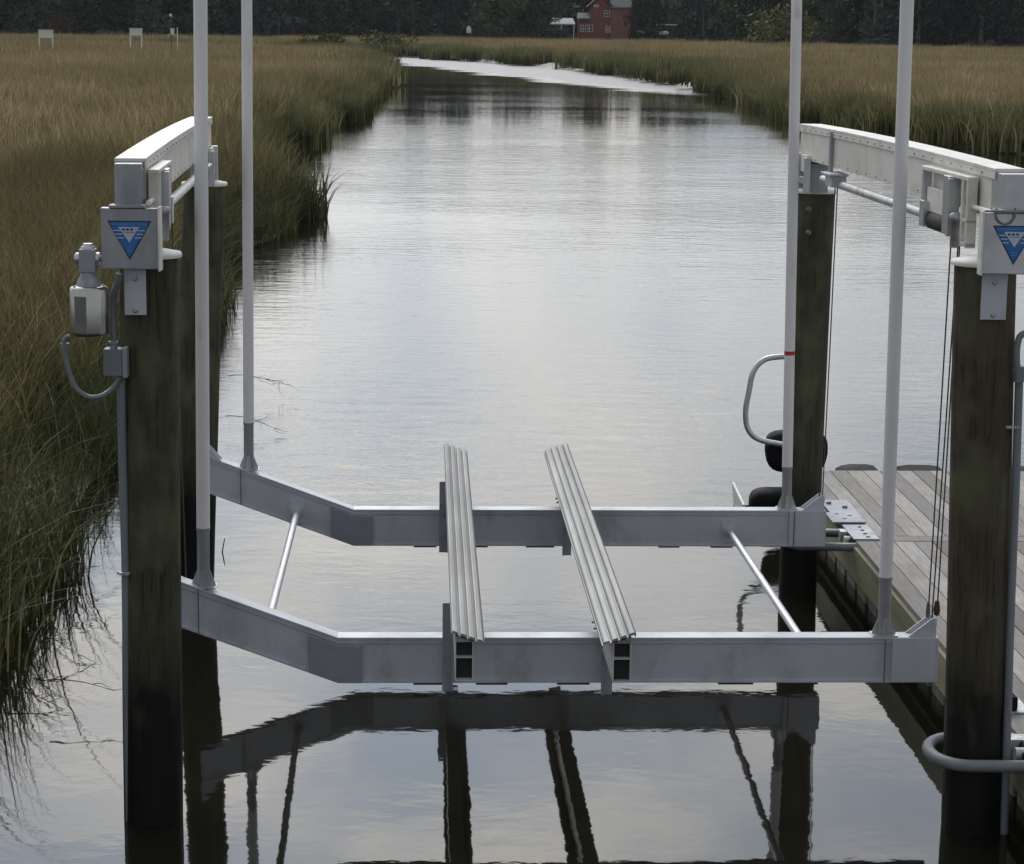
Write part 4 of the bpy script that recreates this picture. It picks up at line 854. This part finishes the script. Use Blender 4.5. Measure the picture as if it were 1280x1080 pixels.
# ------------------------------------------------------------------ floating dock
DT = rad(2.3); DU = Vector((math.cos(DT), math.sin(DT), 0)); DV = Vector((-math.sin(DT), math.cos(DT), 0)); DAX = (DU, DV, UZ)
D0 = PZ(1067, 673, 0.45); D0.z = 0                                    # a point of the left deck edge
def D3(u, v, z): return D0 + DU*u + DV*v + UZ*z
dock = thing('floating_dock', 'grey weathered plank dock floating at the right', 'dock', D3(1.6, -1.5, 0))
def plank_mat():
    m = bpy.data.materials.new('weathered_planks'); m.use_nodes = True; t = m.node_tree; b = t.nodes['Principled BSDF']
    at = t.nodes.new('ShaderNodeAttribute'); at.attribute_name = 'plank'; g = t.nodes.new('ShaderNodeNewGeometry')
    mp = t.nodes.new('ShaderNodeMapping'); mp.inputs['Scale'].default_value = (1,0.06,1); t.links.new(g.outputs['Position'], mp.inputs[0])
    n = t.nodes.new('ShaderNodeTexNoise'); n.inputs['Scale'].default_value = 60; n.inputs['Detail'].default_value = 5; t.links.new(mp.outputs[0], n.inputs['Vector'])
    n2 = t.nodes.new('ShaderNodeTexNoise'); n2.inputs['Scale'].default_value = 3; n2.inputs['Detail'].default_value = 6; t.links.new(g.outputs['Position'], n2.inputs['Vector'])
    c = ramp(t, at.outputs['Fac'], [(0.0,(0.17,0.157,0.150)),(0.2,(0.32,0.30,0.29)),(0.45,(0.42,0.40,0.385)),(0.6,(0.23,0.215,0.205)),(0.8,(0.37,0.34,0.305)),(1.0,(0.47,0.46,0.445))])
    c = mixc(t, 1.0, c, ramp(t, n.outputs[0], [(0.3, 0.72), (0.7, 1.1)]), 'MULTIPLY')
    c = mixc(t, ramp(t, n2.outputs[0], [(0.5, 0.0), (0.75, 0.6)]), c, (0.19,0.18,0.13))
    t.links.new(c, b.inputs['Base Color']); b.inputs['Roughness'].default_value = 0.75; b.inputs['Specular IOR Level'].default_value = 0.3
    bp = t.nodes.new('ShaderNodeBump'); bp.inputs['Distance'].default_value = 0.002; t.links.new(n.outputs[0], bp.inputs['Height']); t.links.new(bp.outputs[0], b.inputs['Normal']); return m
PLANK = plank_mat(); rp_ = random.Random(12); b = MB(); vals = []
ZD = 0.45; PW = 0.140; far_v = 2.55; near_v = -6.5
for i in range(34):
    u = 0.07 + i*PW
    segs = [(0.09, far_v)] + [(near_v, -0.09)]
    if i % 3 == 1: segs = [(0.09, far_v), (-2.6, -0.09), (near_v, -2.607)]
    if i % 3 == 2: segs = [(0.09, far_v), (-4.1, -0.09), (near_v, -4.107)]
    for v0, v1 in segs:
        b.box(D3(u, (v0+v1)/2, ZD-0.016+rp_.uniform(-.0012,.0012)), (PW-0.007, v1-v0-0.004, 0.032), DAX); vals += [rp_.random()]*8
b.box(D3(0.07+34*PW/2-PW/2, 0, ZD-0.016), (34*PW-0.01, 0.155, 0.033), DAX); vals += [0.12]*8
b.cur = 1
for i in range(34):
    vv = far_v-0.06
    while vv > near_v:
        for du in (-0.042, 0.042):
            if rp_.random() < 0.9:
                p_ = D3(0.07+i*PW+du+rp_.uniform(-.006,.006), vv+rp_.uniform(-.01,.01), ZD+0.0008); b.add([p_+Vector((0.0065*math.cos(k*math.pi/3), 0.0065*math.sin(k*math.pi/3), 0)) for k in range(6)], [tuple(range(6))]); vals += [0.0]*6
        vv -= 0.61
dk = b.build('deck_boards', [PLANK, BOLT], dock); a = dk.data.attributes.new('plank', 'FLOAT', 'POINT')
a.data.foreach_set('value', vals)
FASC = mat('treated_fascia', (0.30,0.28,0.20), (0.20,0.20,0.12), 0.8, 0, 5, stretch=(1,0.15,1), dirt=(0.12,0.145,0.06), dscale=3, dlo=0.45, dhi=0.7)
b = MB(); b.box(D3(-0.004, (far_v+near_v)/2, ZD-0.034-0.115), (0.04, far_v-near_v, 0.23), DAX); b.box(D3(2.3, far_v+0.005, ZD-0.034-0.09), (4.7, 0.04, 0.18), DAX); b.build('fascia', FASC, dock, bevel=0.003)
b = MB(); b.box(D3(0.045, (far_v+near_v)/2, ZD-0.034-0.26), (0.04, far_v-near_v, 0.07), DAX); b.build('under_beam', mat('black_under_beam',(0.03,0.028,0.024),None,0.8), dock)
v = near_v+0.1; fb = MB()
FLT = mat('float_shell', (0.26,0.25,0.22), (0.16,0.15,0.13), 0.7, 0, 5)
while v < far_v-0.5:
    b = MB(); b.box(D3(0.50, v+0.19, 0.02), (0.85, 0.34, 0.34), DAX); b.build('float', FLT, dock, bevel=0.02); v += 0.415
# steel edge plate and pile guide hardware
def pile_guide(cxy, left, front, back, edge_u, label_far):
    cx_, cy_ = cxy; z = 0.407
    pg = MB(); e = edge_u; r_ = 0.032
    pts_ = [(e+0.03,front,z),(cx_,front,z),(left+0.16,front,z)]
    for a in np.linspace(-90, -270, 13)[1:-1]: pts_.append((left+0.17+0.17*math.cos(rad(a)), (front+back)/2+(back-front)/2*math.sin(rad(a)), z))
    pts_ += [(left+0.17,back,z),(cx_,back,z),(e+0.03,back,z)]
    pg.tube(pts_, r_, 16); o = pg.build('pile_hoop', GREYPVC, dock)
    b = MB(); b.tube([(e+0.02,cy_-0.17,z+0.01),(e+0.02,cy_+0.13,z+0.01)], 0.035, 16); b.tube([(e-0.03,cy_-0.10,z-0.02),(e+0.10,cy_-0.10,z-0.02)], 0.05, 16); b.build('roller', BLACKR, o)
    b = MB(); b.tube([(e-0.06,cy_-0.04,z+0.0),(e+0.06,cy_-0.04,z+0.0)], 0.038, 14); b.build('roller_bracket', GALV, o); b = MB(); b.box((e-0.01,cy_+0.12,z+0.0), (0.12,0.10,0.09)); b.build('roller_bracket', GALV, o)
    return o
pile_guide((2.135, YF), P(976,680,YF).x, 15.87, 16.33, D3(0, -0.1, 0).x, '')
pile_guide((2.44, YN), P(1161,940,YN).x, 10.97, 11.43, D3(0, -4.7, 0).x, '')
b = MB(); b.box(D3(0.085, 0.98, ZD+0.008), (0.22, 0.62, 0.010), DAX); b.box(D3(0.05, 0.60, ZD+0.022), (0.25, 0.34, 0.010), DAX); pl = b.build('hinge_plate', ALUP, dock, bevel=0.002)
b = MB(); b.box(D3(0.085, 0.22, ZD+0.006), (0.19, 0.56, 0.010), DAX); pl2 = b.build('edge_plate', ALUD, dock, bevel=0.002)
b = MB()
for k in range(4): b.lathe(D3(0.105, 0.0+k*0.11, ZD+0.011), [(0.016,0),(0.016,0.004),(0.008,0.008)], 8)
for uu, vv in ((0.03,0.55),(0.09,0.66),(0.0,0.72),(0.12,1.0),(0.02,1.15)): b.lathe(D3(uu, vv, ZD+0.02), [(0.022,-0.01),(0.022,0.008),(0.01,0.012)], 10)
b.build('bolt', BOLT, dock)
# near hinge plate beside the right foreground piling
b = MB(); b.box(D3(0.08, -4.05, ZD+0.006), (0.18, 0.4, 0.010), DAX); b.build('edge_plate', GALV, dock, bevel=0.002)
b = MB(); b.box(D3(0.03, -4.15, ZD+0.05), (0.14, 0.16, 0.08), DAX); b.build('guide_block', BLACKR, dock, bevel=0.01)
# black rubber bumpers along the far end of the dock
for pa, pb in ((1053,1106),(1122,1190),(1262,1330)):
    A_ = P(pa, 587, 18.62); B_ = P(pb, 587, 18.62); ln = B_.x-A_.x; pr = [(A_.x, 0.37), (A_.x+ln*.15, 0.395), (A_.x+ln*.35, 0.408), (B_.x-ln*.25, 0.408), (B_.x-ln*.08, 0.396), (B_.x, 0.37)]
    b = MB(); b.prism([(x, 18.60, z) for x, z in pr] + [(B_.x, 18.60, 0.2), (A_.x, 18.60, 0.2)], (0, 0.45, 0)); b.build('bumper', BLACKR, dock, bevel=0.015)

# low pale float with black cushions and grab rail behind the right rear piling
YS = 19.0
fl = thing('boarding_float', 'low pale float with black pads and bent grab rail behind right rear piling', 'float', (2.2, YS, 0))
b = MB(); b.prism([(1.99, 18.3, -0.1), (2.45, 18.3, -0.1), (2.45, 18.3, 0.0), (1.98, 18.3, 0.0)], (0.0, 0.9, 0)); b.prism([(1.96,18.28,-0.1),(1.985,18.28,-0.1),(1.955,18.28,0.20),(1.93,18.28,0.20)], (0,0.95,0)); b.build('hull', CREAM, fl, bevel=0.01)
def cushion(c, w, dpt, h_, tag_):
    bm = bmesh.new(); bmesh.ops.create_cube(bm, size=1); bmesh.ops.subdivide_edges(bm, edges=bm.edges, cuts=7, use_grid_fill=True)
    for v in bm.verts:
        p = v.co*2; q = Vector((p.x, p.y, p.z)); n4 = (abs(q.x)**4+abs(q.y)**4+abs(q.z)**4)**0.25; q = q/n4*max(abs(q.x),abs(q.y),abs(q.z))
        tp = 1-0.10*(-q.z if q.z < 0 else 0)
        v.co = Vector((q.x*w/2*tp, q.y*dpt/2*tp, q.z*h_/2))
    me = bpy.data.meshes.new(tag_); bm.to_mesh(me); bm.free(); me.polygons.foreach_set('use_smooth', [True]*len(me.polygons)); me.materials.append(BLACKR)
    o = bpy.data.objects.new(tag_, me); col.objects.link(o); o.parent = fl; o.location = Vector(c)-Vector(fl.location); return o
A_ = P(957,540,YS); B_ = P(1033,588,YS); cushion(((A_.x+B_.x)/2, YS, (A_.z+B_.z)/2), B_.x-A_.x, 0.28, A_.z-B_.z+0.03, 'pad')
A_ = P(937,611,YS-0.25); B_ = P(1003,645,YS-0.25); cushion(((A_.x+B_.x)/2, YS-0.25, A_.z-0.16), B_.x-A_.x, 0.34, 0.33, 'pad')
b = MB(); YR = YS-0.2; b.tube(smooth_path([P(1000,446,YR), P(975,446,YR), P(955,450,YR), P(942,464,YR), P(936,490,YR), P(932,515,YR), P(935,536,YR), P(948,549,YR), P(975,555,YR), P(1000,557,YR)], 8), 0.024, 16); b.build('grab_rail', ALUB, fl)
b = MB(); b.tube([P(1000,446,YR), P(1003,640,YR)], 0.022, 12); b.build('rail_post', ALUD, fl)

# ------------------------------------------------------------------ thin grey air towards the far trees
hm = bpy.data.materials.new('haze'); hm.use_nodes = True; t = hm.node_tree
for n in list(t.nodes):
    if n.type != 'OUTPUT_MATERIAL': t.nodes.remove(n)
pv_ = t.nodes.new('ShaderNodeVolumePrincipled'); pv_.inputs['Color'].default_value = (0.86,0.92,1.0,1); pv_.inputs['Density'].default_value = 0.00008
t.links.new(pv_.outputs[0], [n for n in t.nodes if n.type == 'OUTPUT_MATERIAL'][0].inputs['Volume'])
gmin = min(v.co.z for v in go.data.vertices)
gx_ = max(abs(v.co.x) for v in go.data.vertices)+10; gy0 = -80.0; gy1 = max(v.co.y for v in go.data.vertices)+10
b = MB(); b.box((0,(gy0+gy1)/2,(gmin-1+30)/2), (2*max(gx_,410),gy1-gy0,30-gmin+1)); o = b.build('haze', hm); tag(o, kind='stuff')
